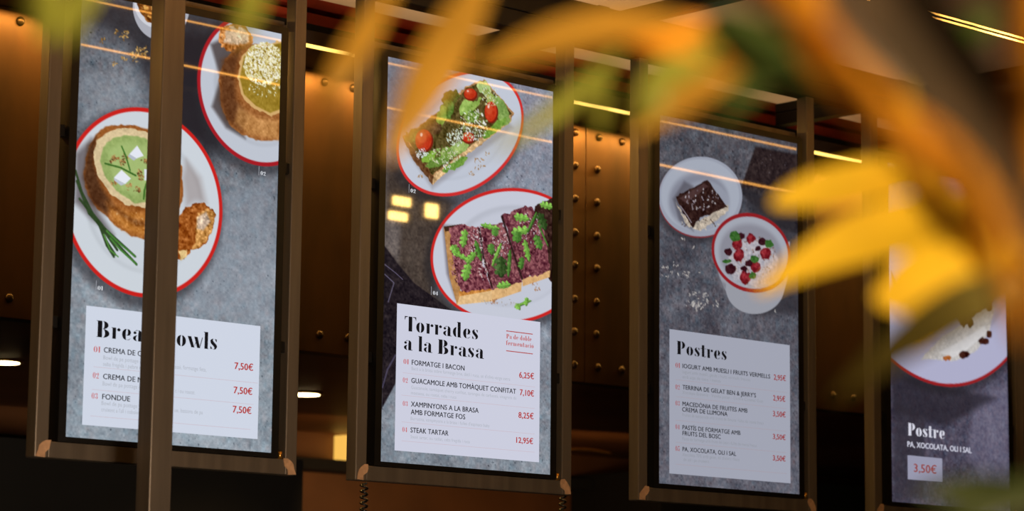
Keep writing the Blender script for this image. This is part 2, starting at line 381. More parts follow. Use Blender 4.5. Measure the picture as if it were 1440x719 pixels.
  ["E",[66,110,42],[658,710,9,6,-177],4,12,3,1],
  ["L",[92,148,61],[[646,684],[646,719]],4,3,0.8],
  ["E",[47,79,30],[629,785,26,15,-88],4,0,0,1],
  ["E",[66,110,42],[625,782,25,14,-88],4,10,0,1],
  ["E",[92,148,61],[612,769,9,6,160],4,12,3,1],
  ["E",[66,110,42],[637,766,9,6,179],4,12,3,1],
  ["E",[92,148,61],[612,783,12,6,155],4,12,3,1],
  ["E",[66,110,42],[637,781,12,6,-170],4,12,3,1],
  ["E",[92,148,61],[613,796,10,6,158],4,12,3,1],
  ["E",[66,110,42],[638,793,10,6,-177],4,12,3,1],
  ["L",[92,148,61],[[625,759],[625,805]],4,3,0.8],
  ["E",[74,109,44],[661,807,64,8,116],4,0,0,1],
  ["E",[104,152,62],[656,804,61,7,116],4,10,0,1],
  ["E",[141,202,87],[666,772,5,3,167],4,12,3,1],
  ["E",[104,152,62],[678,774,5,3,-178],4,12,3,1],
  ["E",[141,202,87],[650,803,7,3,167],4,12,3,1],
  ["E",[104,152,62],[663,806,6,4,-153],4,12,3,1],
  ["E",[141,202,87],[636,832,5,3,167],4,12,3,1],
  ["E",[104,152,62],[649,834,5,4,-168],4,12,3,1],
  ["L",[141,202,87],[[682,753],[631,856]],4,3,0.8],
  ["E",[47,79,30],[738,837,66,9,-85],4,0,0,1],
  ["E",[66,110,42],[733,835,62,9,-85],4,10,0,1],
  ["E",[92,148,61],[728,799,6,4,161],4,12,3,1],
  ["E",[66,110,42],[744,798,6,4,180],4,12,3,1],
  ["E",[92,148,61],[725,835,8,4,157],4,12,3,1],
  ["E",[66,110,42],[741,834,7,4,-167],4,12,3,1],
  ["E",[92,148,61],[723,868,6,4,160],4,12,3,1],
  ["E",[66,110,42],[739,867,6,4,-175],4,12,3,1],
  ["L",[92,148,61],[[738,776],[729,894]],4,3,0.8],
  ["E",[31,50,21],[688,859,49,26,-89],4,0,0,1],
  ["E",[44,70,30],[683,856,46,24,-89],4,10,0,1],
  ["E",[64,97,46],[661,832,16,10,160],4,12,3,1],
  ["E",[44,70,30],[704,827,15,10,179],4,12,3,1],
  ["E",[64,97,46],[662,859,21,10,155],4,12,3,1],
  ["E",[44,70,30],[705,854,20,11,-170],4,12,3,1],
  ["E",[64,97,46],[662,883,17,10,158],4,12,3,1],
  ["E",[44,70,30],[705,878,16,11,-176],4,12,3,1],
  ["L",[64,97,46],[[682,813],[684,900]],4,3,0.8],
  ["E",[74,109,44],[706,942,44,11,167],4,0,0,1],
  ["E",[104,152,62],[702,939,42,10,167],4,10,0,1],
  ["E",[141,202,87],[723,925,8,6,-177],4,12,3,1],
  ["E",[104,152,62],[727,942,8,6,-28],4,12,3,1],
  ["E",[141,202,87],[700,930,10,6,-155],4,12,3,1],
  ["E",[104,152,62],[704,947,10,7,-52],4,12,3,1],
  ["E",[141,202,87],[678,936,8,6,-168],4,12,3,1],
  ["E",[104,152,62],[683,952,8,6,-37],4,12,3,1],
  ["L",[141,202,87],[[740,930],[663,948]],4,3,0.8],
  ["E",[74,109,44],[811,619,48,13,-1],4,0,0,1],
  ["E",[104,152,62],[807,616,46,12,0],4,10,0,1],
  ["E",[141,202,87],[835,606,9,7,175],4,12,3,1],
  ["E",[104,152,62],[831,627,10,7,-26],4,12,3,1],
  ["E",[141,202,87],[809,606,10,9,-132],4,12,3,1],
  ["E",[104,152,62],[804,627,13,7,-38],4,12,3,1],
  ["E",[141,202,87],[785,606,9,8,-172],4,12,3,1],
  ["E",[104,152,62],[781,627,11,7,-31],4,12,3,1],
  ["L",[141,202,87],[[850,617],[764,616]],4,3,0.8],
  ["E",[74,109,44],[803,683,58,14,166],4,0,0,1],
  ["E",[104,152,62],[799,680,55,13,166],4,10,0,1],
  ["E",[141,202,87],[827,661,11,8,-179],4,12,3,1],
  ["E",[104,152,62],[833,683,11,8,-29],4,12,3,1],
  ["E",[141,202,87],[796,669,13,9,-156],4,12,3,1],
  ["E",[104,152,62],[802,691,13,9,-52],4,12,3,1],
  ["E",[141,202,87],[768,676,11,8,-170],4,12,3,1],
  ["E",[104,152,62],[774,698,11,8,-38],4,12,3,1],
  ["L",[141,202,87],[[849,667],[748,693]],4,3,0.8],
  ["E",[47,79,30],[786,711,26,19,-84],4,0,0,1],
  ["E",[66,110,42],[781,708,25,17,-85],4,10,0,1],
  ["E",[92,148,61],[765,696,12,7,160],4,12,3,1],
  ["E",[66,110,42],[797,692,11,8,178],4,12,3,1],
  ["E",[92,148,61],[766,710,16,7,155],4,12,3,1],
  ["E",[66,110,42],[797,706,15,8,-171],4,12,3,1],
  ["E",[92,148,61],[766,723,13,7,158],4,12,3,1],
  ["E",[66,110,42],[797,719,12,8,-177],4,12,3,1],
  ["L",[92,148,61],[[781,685],[782,732]],4,3,0.8],
  ["E",[74,109,44],[846,766,52,14,73],4,0,0,1],
  ["E",[104,152,62],[841,763,49,12,73],4,10,0,1],
  ["E",[141,202,87],[822,739,8,5,156],4,12,3,1],
  ["E",[104,152,62],[844,733,8,5,175],4,12,3,1],
  ["E",[141,202,87],[831,766,10,5,148],4,12,3,1],
  ["E",[104,152,62],[852,760,11,5,-178],4,12,3,1],
  ["E",[141,202,87],[838,791,8,5,153],4,12,3,1],
  ["E",[104,152,62],[860,785,9,5,178],4,12,3,1],
  ["L",[141,202,87],[[827,719],[855,808]],4,3,0.8],
  ["E",[47,79,30],[814,829,30,12,-78],4,0,0,1],
  ["E",[66,110,42],[809,826,29,11,-79],4,10,0,1],
  ["E",[92,148,61],[802,810,7,5,163],4,12,3,1],
  ["E",[66,110,42],[822,810,7,5,-179],4,12,3,1],
  ["E",[92,148,61],[800,826,10,5,160],4,12,3,1],
  ["E",[66,110,42],[819,826,9,5,-165],4,12,3,1],
  ["E",[92,148,61],[797,841,8,5,162],4,12,3,1],
  ["E",[66,110,42],[817,841,7,5,-174],4,12,3,1],
  ["L",[92,148,61],[[814,799],[805,853]],4,3,0.8],
  ["E",[47,79,30],[917,720,36,17,60],4,0,0,1],
  ["E",[66,110,42],[912,717,35,16,60],4,10,0,1],
  ["E",[92,148,61],[890,705,10,7,154],4,12,3,1],
  ["E",[66,110,42],[916,695,10,6,173],4,12,3,1],
  ["E",[92,148,61],[899,722,13,7,143],4,12,3,1],
  ["E",[66,110,42],[925,712,14,7,177],4,12,3,1],
  ["E",[92,148,61],[908,738,11,7,150],4,12,3,1],
  ["E",[66,110,42],[934,728,11,6,175],4,12,3,1],
  ["L",[92,148,61],[[897,688],[928,746]],4,3,0.8],
  ["E",[31,50,21],[940,620,43,20,60],4,0,0,1],
  ["E",[44,70,30],[936,617,41,18,60],4,10,0,1],
  ["E",[64,97,46],[909,602,11,8,154],4,12,3,1],
  ["E",[44,70,30],[939,590,12,7,172],4,12,3,1],
  ["E",[64,97,46],[921,623,15,8,143],4,12,3,1],
  ["E",[44,70,30],[951,611,16,7,177],4,12,3,1],
  ["E",[64,97,46],[931,642,12,8,150],4,12,3,1],
  ["E",[44,70,30],[961,630,13,7,174],4,12,3,1],
  ["L",[64,97,46],[[917,583],[954,651]],4,3,0.8],
  ["E",[74,109,44],[966,543,44,11,3],4,0,0,1],
  ["E",[104,152,62],[962,541,41,10,3],4,10,0,1],
  ["E",[141,202,87],[989,533,8,6,170],4,12,3,1],
  ["E",[104,152,62],[983,551,9,6,-25],4,12,3,1],
  ["E",[141,202,87],[965,532,9,8,-121],4,12,3,1],
  ["E",[104,152,62],[959,550,11,6,-34],4,12,3,1],
  ["E",[141,202,87],[943,530,8,7,179],4,12,3,1],
  ["E",[104,152,62],[937,548,9,6,-29],4,12,3,1],
  ["L",[141,202,87],[[1001,543],[923,538]],4,3,0.8],
  ["E",[47,79,30],[878,631,59,7,120],4,0,0,1],
  ["E",[66,110,42],[873,628,56,6,120],4,10,0,1],
  ["L",[92,148,61],[[900,581],[847,674]],4,3,0.8],
  ["E",[47,79,30],[945,682,61,5,-125],4,0,0,1],
  ["E",[66,110,42],[941,679,58,4,-125],4,10,0,1],
  ["L",[92,148,61],[[910,634],[972,724]],4,3,0.8],
  ["E",[74,109,44],[824,1014,57,5,158],4,0,0,1],
  ["E",[104,152,62],[819,1011,54,5,158],4,10,0,1],
  ["L",[141,202,87],[[867,992],[772,1030]],4,3,0.8],
  ["E",[74,109,44],[795,1030,17,9,-136],4,0,0,1],
  ["E",[104,152,62],[790,1027,16,8,-135],4,10,0,1],
  ["E",[141,202,87],[777,1024,5,4,154],4,12,3,1],
  ["E",[104,152,62],[791,1016,6,4,171],4,12,3,1],
  ["E",[141,202,87],[783,1031,7,4,136],4,12,3,1],
  ["E",[104,152,62],[797,1023,8,4,173],4,12,3,1],
  ["E",[141,202,87],[789,1037,6,4,147],4,12,3,1],
  ["E",[104,152,62],[803,1030,6,4,172],4,12,3,1],
  ["L",[141,202,87],[[780,1015],[800,1039]],4,3,0.8],
  ["E",[74,109,44],[847,1002,20,9,-75],4,0,0,1],
  ["E",[104,152,62],[843,999,19,8,-75],4,10,0,1],
  ["E",[141,202,87],[837,988,6,4,164],4,12,3,1],
  ["E",[104,152,62],[853,988,5,4,-178],4,12,3,1],
  ["E",[141,202,87],[835,999,8,4,162],4,12,3,1],
  ["E",[104,152,62],[850,999,7,4,-163],4,12,3,1],
  ["E",[141,202,87],[833,1009,6,4,163],4,12,3,1],
  ["E",[104,152,62],[848,1009,6,4,-172],4,12,3,1],
  ["L",[141,202,87],[[847,981],[839,1017]],4,3,0.8],
  ["G",[[150,90,50],[170,120,80]],[913,936,18,10,172],8,8],
  ["G",[[150,90,50],[170,120,80]],[895,915,18,10,172],8,8],
  ["G",[[150,90,50],[170,120,80]],[634,1020,17,10,172],8,8],
  ["G",[[150,90,50],[170,120,80]],[660,1018,17,10,172],8,8],
  ["G",[[170,160,150]],[690,1018,130,19,174],25,6],
 ],
 2: [
  ["P",[40,36,40],[[685,55],[1017,55],[1013,466],[858,448],[569,305],[601,247]],22,14,0,0.9],
  ["P",[40,30,32],[[689,62],[1017,59],[1016,239],[580,282]],12,10,0,1],
  ["G",[[96,88,92],[70,56,56]],[834,143,141,65,170],22,7],
  ["P",[42,40,46],[[569,276],[939,329],[1013,502],[1009,865],[854,888],[670,917],[802,814],[673,399]],50,0,0,0.7],
  ["E",[40,38,44],[280,386,314,207,167],40,0,0,0.6],
  ["E",[120,45,50],[290,370,300,197,167],5,0,0,1],
  ["E",[150,155,170],[293,364,300,195,167],5,0,0,1],
  ["E",[162,168,182],[290,359,281,177,168],10,0,0,1],
  ["E",[118,120,135],[279,389,214,139,167],45,0,0,0.75],
  ["E",[150,155,170],[314,402,184,118,167],25,0,0,0.7],
  ["P",[80,78,88],[[94,402],[173,304],[238,320],[163,463],[238,541],[138,501]],24,0,0,0.7],
  ["P",[176,164,150],[[118,417],[233,518],[379,426],[486,380],[486,412],[414,460],[288,535],[188,523]],5,22,7,1],
  ["G",[[60,40,30],[200,190,175]],[288,500,142,28,173],40,8],
  ["P",[44,24,22],[[113,389],[337,275],[479,392],[381,432],[288,469],[233,528],[173,462]],4,12,5,1],
  ["P",[84,60,60],[[138,393],[313,296],[344,306],[188,411]],10,0,0,0.7],
  ["L",[150,140,150],[[148,430],[193,470],[223,501]],5,3,1],
  ["G",[[190,185,190],[150,140,150]],[298,376,122,59,170],42,10],
  ["P",[150,152,162],[[378,612],[419,741],[454,797],[474,820],[892,776],[925,693],[943,511]],5,0,0,1],
  ["P",[112,112,122],[[378,648],[434,764],[567,810],[749,791],[882,698],[871,742],[723,837],[541,848],[424,783]],20,0,0,0.6],
  ["E",[150,152,162],[682,773,216,130,170],5,0,0,1],
  ["E",[140,28,34],[657,600,291,199,175],4,0,0,1],
  ["E",[160,164,176],[657,600,272,180,175],5,0,0,1],
  ["E",[125,124,136],[653,610,231,153,175],40,0,0,0.7],
  ["E",[172,168,176],[669,652,185,119,175],20,14,14,1],
  ["G",[[150,120,100],[185,175,170],[110,80,70]],[662,622,190,106,170],130,9],
  ["E",[50,14,24],[577,525,31,19,169],5,10,6,1],
  ["E",[50,14,24],[735,535,32,19,169],5,10,6,1],
  ["E",[50,14,24],[505,700,41,25,170],5,10,6,1],
  ["E",[50,14,24],[485,617,31,19,169],5,10,6,1],
  ["E",[50,14,24],[640,653,32,19,170],5,10,6,1],
  ["E",[50,14,24],[703,575,21,13,169],5,10,6,1],
  ["E",[50,14,24],[598,686,26,16,170],5,10,6,1],
  ["E",[112,22,32],[649,531,32,24,163],5,18,6,1],
  ["E",[165,52,60],[644,524,16,11,167],14,14,0,0.6],
  ["E",[112,22,32],[550,568,39,30,163],5,18,6,1],
  ["E",[165,52,60],[545,561,20,13,167],14,14,0,0.6],
  ["E",[112,22,32],[563,623,39,30,164],5,18,6,1],
  ["E",[165,52,60],[557,616,20,13,168],14,14,0,0.6],
  ["E",[112,22,32],[758,593,40,30,164],5,18,6,1],
  ["E",[165,52,60],[753,587,20,13,168],14,14,0,0.6],
  ["E",[112,22,32],[685,668,37,28,164],5,18,6,1],
  ["E",[165,52,60],[680,662,19,12,168],14,14,0,0.6],
  ["E",[112,22,32],[609,731,42,32,164],5,18,6,1],
  ["E",[165,52,60],[603,725,21,14,168],14,14,0,0.6],
  ["E",[52,96,40],[532,531,40,26,175],4,14,6,1],
  ["E",[52,96,40],[786,540,32,21,168],4,14,6,1],
  ["E",[52,96,40],[676,631,32,18,170],4,14,6,1],
  ["E",[52,96,40],[663,715,26,18,168],4,14,6,1],
  ["E",[52,96,40],[478,664,31,11,173],4,14,6,1],
  ["G",[[176,170,166],[150,146,146],[190,186,182]],[275,869,76,45,171],46,11],
  ["G",[[176,170,166],[150,146,146],[190,186,182]],[242,914,65,21,174],14,11],
  ["G",[[176,170,166],[150,146,146],[190,186,182]],[50,758,44,31,168],10,11],
  ["G",[[176,170,166],[150,146,146],[190,186,182]],[180,761,50,17,173],10,11],
  ["G",[[176,170,166],[150,146,146],[190,186,182]],[248,626,15,10,167],2,11],
  ["G",[[176,170,166],[150,146,146],[190,186,182]],[168,592,15,10,167],2,11],
  ["G",[[176,170,166],[150,146,146],[190,186,182]],[398,877,26,21,163],6,11],
  ["G",[[176,170,166],[150,146,146],[190,186,182]],[830,876,16,7,173],2,11],
  ["G",[[176,170,166],[150,146,146],[190,186,182]],[99,721,49,14,173],4,11],
  ["G",[[176,170,166],[150,146,146],[190,186,182]],[287,731,25,10,172],2,11],
 ],
 3: [
  ["P",[120,116,140],[[703,1187],[1007,1086],[1000,1706],[812,1715],[634,1497]],70,16,0,0.5],
  ["P",[34,30,38],[[-10,1094],[891,1173],[455,1358],[26,1313]],60,0,0,0.7],
  ["P",[44,40,48],[[21,1240],[277,1333],[268,1743],[11,1778]],60,0,0,0.6],
  ["E",[35,33,38],[414,226,962,962,0],50,0,0,0.55],
  ["E",[150,30,34],[432,200,946,946,0],4,0,0,1],
  ["E",[172,172,200],[432,200,929,929,0],5,0,0,1],
  ["E",[147,147,172],[432,200,725,725,0],22,0,0,0.5],
  ["E",[172,172,200],[438,208,678,678,0],30,0,0,0.8],
  ["P",[120,70,40],[[17,568],[68,637],[101,728],[33,641]],8,0,0,0.7],
  ["P",[190,186,184],[[254,1015],[345,943],[437,873],[560,816],[678,754],[812,636],[899,666],[845,816],[733,929],[546,1001],[392,1007]],5,12,5,1],
  ["P",[214,212,214],[[404,968],[588,890],[808,784],[826,822],[649,931],[525,984]],8,0,0,0.7],
  ["P",[62,34,26],[[291,690],[536,568],[847,515],[895,620],[842,680],[729,722],[621,810],[531,742],[347,874]],5,16,8,1],
  ["E",[58,24,18],[843,664,36,31,-67],4,14,7,1],
  ["E",[58,24,18],[678,778,31,24,-77],4,14,7,1],
  ["E",[58,24,18],[797,871,50,19,174],4,14,7,1],
  ["E",[58,24,18],[623,960,49,19,174],4,14,7,1],
  ["E",[58,24,18],[844,828,26,19,165],4,14,7,1],
  ["E",[150,80,30],[476,992,37,13,174],4,20,6,1],
  ["G",[[230,228,240]],[813,628,57,31,171],14,10],
  ["G",[[230,228,240]],[704,701,50,23,172],10,9],
 ],
}
CARDS = {0:[[76,1254],[929,1259],[927,1729],[72,1723]],1:[[78,1086],[931,1085],[930,1725],[78,1726]],2:[[71,1037],[934,1037],[935,1728],[72,1726]],3:[[131,1531],[421,1529],[418,1653],[133,1658]]}
TEXT = {
 0: [
  ["H","Bread Bowls",123,1376,587,66],
  ["N","01",115,1437,29,24],
  ["N","02",115,1540,28,24],
  ["N","03",113,1621,28,24],
  ["D","CREMA DE C",162,1434,180,22],
  ["D","CREMA DE M",163,1539,185,22],
  ["D","FONDUE",162,1619,132,22],
  ["S","Bowl de pa pottage n",161,1462,182,17],
  ["S","seba fregida i pebre n",161,1487,180,17],
  ["S","assi, formatge feta,",504,1469,156,17],
  ["S","Bowl de pa pottage n",162,1565,180,17],
  ["S","t i ou rostat.",509,1566,98,17],
  ["S","Bowl de pa pottage f",160,1642,182,17],
  ["S","cruixent a l'all i cobolet",160,1667,180,17],
  ["S","ue, bastons de pa",509,1644,139,17],
  ["P","7,50€",800,1446,96,29],
  ["P","7,50€",799,1546,96,29],
  ["P","7,50€",797,1625,96,29],
  ["R","",117,1494,804,2],
  ["R","",114,1584,788,2],
  ["R","",111,1688,779,2],
  ["M","01",123,1189,23,16],
  ["m","",115,1190,2,38],
  ["M","02",908,621,26,17],
  ["m","",898,623,2,38],
 ],
 1: [
  ["H","Torrades",122,1202,429,65],
  ["H","a la Brasa",120,1285,467,64],
  ["h","Pa de doble",721,1180,155,21],
  ["h","fermentació",719,1210,171,21],
  ["Q","",720,1144,164,2],
  ["Q","",721,1234,164,2],
  ["N","01",119,1347,28,22],
  ["N","02",117,1428,28,22],
  ["N","03",119,1530,28,22],
  ["N","04",119,1643,28,22],
  ["D","FORMATGE I BACON",166,1347,307,23],
  ["D","GUACAMOLE AMB TOMÀQUET CONFITAT",165,1426,619,23],
  ["D","XAMPINYONS A LA BRASA",165,1529,395,23],
  ["D","AMB FORMATGE FOS",165,1563,316,23],
  ["D","STEAK TARTAR",165,1642,219,23],
  ["S","Bacó a la brasa sobre formatge brie, dàtil i ruca, un d'oliva verge extra",165,1370,582,16],
  ["S","Guacamole, tomàquet cherry confitat, taronges de carbassó, vinagreta de",165,1452,622,15],
  ["S","mostassa, ou rostat, ceba i ruca",164,1476,263,15],
  ["S","Burratina, xampinyons a la brasa i fulles d'espinacs baby",165,1588,461,15],
  ["S","Steak tartar, ou ratllat, ceba fregida i ruca",166,1667,343,15],
  ["P","6,25€",802,1351,92,28],
  ["P","7,10€",807,1430,88,28],
  ["P","8,25€",800,1533,94,28],
  ["P","12,95€",788,1646,104,27],
  ["R","",116,1385,785,2],
  ["R","",110,1483,791,2],
  ["R","",114,1599,787,2],
  ["R","",115,1681,786,2],
  ["M","02",143,587,29,17],
  ["m","",133,590,2,38],
  ["M","04",282,1027,29,17],
  ["m","",271,1029,2,38],
 ],
 2: [
  ["H","Postres",119,1153,352,64],
  ["N","01",112,1219,29,24],
  ["N","02",112,1323,29,24],
  ["N","03",112,1401,29,24],
  ["N","04",112,1514,29,24],
  ["N","05",112,1618,29,24],
  ["D","IOGURT AMB MUESLI I FRUITS VERMELLS",160,1217,627,22],
  ["D","TERRINA DE GELAT BEN & JERRY'S",160,1319,522,22],
  ["D","MACEDÒNIA DE FRUITES AMB",160,1399,460,22],
  ["D","CREMA DE LLIMONA",158,1426,318,22],
  ["D","PASTÍS DE FORMATGE AMB",160,1512,409,22],
  ["D","FRUITS DEL BOSC",160,1540,268,22],
  ["D","PA, XOCOLATA, OLI I SAL",160,1616,377,22],
  ["S","Iogurt amb muesli, gerds i fruits vermells frescos",160,1242,480,16],
  ["S","amb xips de coco i menta",160,1266,267,16],
  ["S","Xocolata Brownie - Vainilla pecan - Cookie Caramel Gust",160,1341,574,16],
  ["S","Fruites de temporada amb crema de llimona i fulles de menta fresca",160,1449,578,16],
  ["S","Pastís de formatge amb fruits del bosc i fulles de menta fresca",159,1563,526,16],
  ["S","Xocolata 70% amb gelat, oli d'oliva i flocs",160,1639,400,16],
  ["S","de sal i pa cruixent",167,1662,179,16],
  ["P","2,95€",813,1220,90,28],
  ["P","2,95€",807,1324,91,28],
  ["P","3,50€",805,1402,95,28],
  ["P","3,50€",804,1515,95,27],
  ["P","3,50€",803,1621,95,27],
  ["R","",113,1276,794,2],
  ["R","",113,1357,793,2],
  ["R","",113,1470,792,2],
  ["R","",114,1576,791,2],
  ["R","",114,1680,790,2],
 ],
 3: [
  ["W","Postre",135,1426,307,65],
  ["w","PA, XOCOLATA, OLI I SAL",131,1486,540,30],
  ["p","3,50€",181,1614,189,45],
 ],
}
# ------------------------------------------------------------------ the room
fl = box('floor', (-7, -8, -.05), (9, 6, 0), floorm); tag(fl, kind='structure')
ce = box('ceiling', (-7, -8, z(1.95)), (9, 6, z(2.0)), plaster); tag(ce, kind='structure')
wl = box('wall_left', (-7.1, -8, 0), (-7, 6, z(1.95)), plaster); tag(wl, kind='structure')
wr = box('wall_right', (9, -8, 0), (9.1, 6, z(1.95)), brown); tag(wr, kind='structure')

# riveted metal cladding of the hood behind the screens: plates and rivets are parts of wall_back
YW = .86
wb = box('wall_back', (-1.6, YW + .012, z(.395)), (7.8, YW + .06, z(1.26)), dsteel); tag(wb, kind='structure')

joints = [2.525 + .85 * k for k in range(-5, 7)]
pm = None
for a, b in zip(joints[:-1], joints[1:]):
    if b > 7.8: continue
    p = box('steel_plate', (a + .002, YW, z(.395)), (b - .002, YW + .0115, z(1.252)), copper, wb, .0015)
me_r = None
def rivet(x, h):
    global me_r
    if me_r is None:
        bm = bmesh.new(); bmesh.ops.create_uvsphere(bm, u_segments=12, v_segments=6, radius=.0132)
        for v in list(bm.verts):
            if v.co.y > .004: v.co.y = .004
        bmesh.ops.scale(bm, vec=(1, .7, 1), verts=bm.verts)
        me_r = bpy.data.meshes.new('rivet'); bm.to_mesh(me_r); bm.free(); me_r.materials.append(rivm)
        for q in me_r.polygons: q.use_smooth = True
    o = bpy.data.objects.new('rivet', me_r); COL.objects.link(o); o.parent = wb; o.location = (x, YW - .002, z(h))
for a in joints[:-1]:
    if a > 6.3: continue
    for h in (1.107, .996, .884, .776, .664, .557):
        rivet(a - .05, h); rivet(a + .05, h)
    for k in range(8):
        x = a - .05 + k * .1085
        if k < 8 and x < a + .76: rivet(x, 1.217); rivet(x, .449)

# canopy over the cladding, its light strip, the red beam
cn = empty('metal_canopy', (3.1, .8, z(1.247)), None, None)
tag(cn, 'long grey metal canopy ledge above the riveted wall', 'canopy')
bk = box('recess_ledge', (-1.6, .66, z(1.287)), (7.8, 1.0, z(1.325)), mattblack); tag(bk, 'matt black ledge standing for the dark recess between the grey canopy and the red beam', 'ledge')  # black box stands for the dark recess above the canopy
ls = box('light_strip', (-1.6, .603, z(1.2385)), (7.8, .612, z(1.2468)), glow('strip_glow', (1.0, .62, .13), 2.6))
tag(ls, 'thin glowing yellow light strip under the canopy edge above the riveted wall', 'light')
area('strip_light_wall', (3.1, .80, z(1.238)), (3.1, .835, z(.6)), 9.4, .02, 60, (1.0, .56, .13))
rb = empty('red_beam', (3.1, .8, z(1.33)), 'rust-red painted steel beam running behind the frames under the ceiling', 'beam')
def rel(name, a, b, m, root, bev=0.0):
    l = root.location; return box(name, tuple(a[i] - l[i] for i in range(3)), tuple(b[i] - l[i] for i in range(3)), m, root, bev)
rel('fascia_board', (-1.6, .60, z(1.247)), (7.8, .625, z(1.287)), fascia, cn, .002); rel('underside_board', (-1.6, .6255, z(1.249)), (7.8, .855, z(1.286)), mattblack, cn)  # shade under the canopy is put into the underside's near-black colour
rel('flange', (-1.6, .75, z(1.352)), (7.8, .95, z(1.386)), rust, rb); rel('web', (-1.6, .80, z(1.386)), (7.8, .9, z(1.402)), dsteel, rb)
rel('flange', (-1.6, .75, z(1.402)), (7.8, .95, z(1.432)), rust, rb)

# kitchen behind, seen under the cladding
ks = box('ceiling_soffit', (-1.6, YW + .07, z(.402)), (9, 3.05, z(.43)), brown); tag(ks, kind='structure')
kw = box('wall_rear', (-1.6, 3.05, 0), (9, 3.15, z(.43)), brown); tag(kw, kind='structure')
def lamp_disc(x, y, lab):
    t = empty('recessed_downlight', (x, y, z(.402)), lab, 'light', 'downlights in the brown soffit')
    tube('rim', [(0, 0, 0), (0, 0, -.006)], .062, brass, t, 20)
    tube('diffuser', [(0, 0, -.004), (0, 0, -.009)], .05, glow('downlight_glow', (1.0, .72, .34), 9), t, 20)
    spot('downlight_beam', (x, y, z(.385)), (x, y + .3, 0), 16, (1.0, .6, .25), 120, .9, .04)
lamp_disc(.925, 1.80, 'recessed round downlight glowing at the left edge, low beside the leftmost frame')
lamp_disc(2.155, 1.855, 'recessed round downlight glowing low between the first and second frames')
lamp_disc(3.27, 1.86, 'unseen recessed round downlight added behind the second menu screen')  # third downlight is added, hidden behind the screen
sh = box('black_shelf', (1.6, 2.9, z(.242)), (4.55, 3.05, z(.285)), mattblack); tag(sh, 'long black shelf on the brown rear wall under the soffit', 'shelf')
cb = box('dark_cabinet', (-.5, 2.4, 0), (2.58, 3.045, z(.225)), mattblack, bev=.004); tag(cb, 'matt black cabinet below the first menu screen', 'cabinet')
cb = box('dark_cabinet', (4.56, 2.5, 0), (8.6, 3.045, z(.31)), mattblack, bev=.004); tag(cb, 'matt black cabinet below the second and third menu screens', 'cabinet')
hr = tube('rim_rail', [(3.93 + .02 * k, 2.44, z(.352 + .010 * math.sin(k / 14 * 3.0))) for k in range(15)], .006, brass)
tag(hr, 'short brass rail standing for the light rim of the black cabinet between the second and third frames', 'rail')  # added bar stands for the light rim along the cabinet top
lb = box('wall_light', (3.235, 2.98, z(.288)), (3.30, 3.045, z(.395)), glow('wall_light_glow', (1.0, .55, .10), .95)); tag(lb, 'small glowing orange wall light in the gap left of the second screen', 'light')
area('rear_wall_wash', (3.4, 2.2, z(.15)), (3.6, 3.05, z(.05)), 1.6, .3, 2.5, (1.0, .55, .2))

# ------------------------------------------------------------------ structural steel above the screens
xb = empty('cross_beam', (3.0, .03, z(1.232)), 'dark steel double beam running along the tops of all the screen frames', 'beam')
rel('lower_tube', (-1.6, 0.0, z(1.232)), (7.8, .05, z(1.284)), dsteel, xb, .003); rel('upper_tube', (-1.6, .0, z(1.287)), (7.8, .05, z(1.355)), dsteel, xb, .003)
for x, lab in ((.42, 'dark steel beam running back over the first menu screen'), (1.79, 'dark steel beam running back above the gap right of the second screen'),
               (3.155, 'dark steel beam running back above the gap between third and fourth frames'), (4.52, 'dark steel beam running back at the upper right corner')):
    db = empty('depth_beam', (x, 0, z(1.30)), lab, 'beam', 'beams running from front to back')
    rel('lower_tube', (x, -1.5, z(1.30)), (x + .045, -.001, z(1.342)), dsteel, db, .002)
    rel('lower_tube', (x, .051, z(1.30)), (x + .045, .59, z(1.342)), dsteel, db, .002); rel('upper_tube', (x, .051, z(1.344)), (x + .045, .59, z(1.376)), dsteel, db, .002)
fb = box('front_beam', (-1.6, -1.56, z(1.30)), (7.8, -1.5, z(1.36)), dsteel, bev=.003); tag(fb, 'dark steel beam in front of the frames near the ceiling, at upper right', 'beam')
for k, (y0, h0, y1, h1, rr, st) in enumerate(((-.774, 1.291, -.774, 1.291, .0027, 17.0), (-.93, 1.216, -1.01, 1.183, .0027, 22.0))):
    lf = tube('front_light_strip', [(-1.2, y0, z(h0)), (1.2, y0 * .75 + y1 * .25, z(h0 * .75 + h1 * .25)), (5.2, y1, z(h1))], rr, glow('front_strip_glow%d' % k, (1.0, .44, .08), st))
    tag(lf, ('upper' if k == 0 else 'lower') + ' thin glowing orange light strip in front of the frames, glinting at upper right', 'light')
np_ = box('steel_upright', (.069, -.25, 0), (.130, -.195, z(1.95)), steel, bev=.003)
tag(np_, 'square steel upright crossing in front of the leftmost menu screen', 'post')

for i, (x, h, w, dh, lab) in enumerate(((2.693, 1.157, .082, .032, 'upper left'), (2.676, 1.10, .086, .030, 'lower left'), (2.838, 1.14, .058, .052, 'right'))):
    wlp = empty('mirror_lamp', (x, -2.0, z(h)), 'unseen glowing yellow lamp added to be mirrored in the second screen, the %s one' % lab, 'light', 'unseen lamps added to be mirrored in the second screen')  # unseen lamp boxes added as the source of the screen's reflections
    box('lamp_box', (-w / 2 - .01, -.05, -dh / 2 - .01), (w / 2 + .01, -.004, dh / 2 + .01), dsteel, wlp, .003)
    box('lamp_glass', (-w / 2, -.004, -dh / 2), (w / 2, .004, dh / 2), glow('lamp_glow', (1.0, .58, .15), 60), wlp, .003)

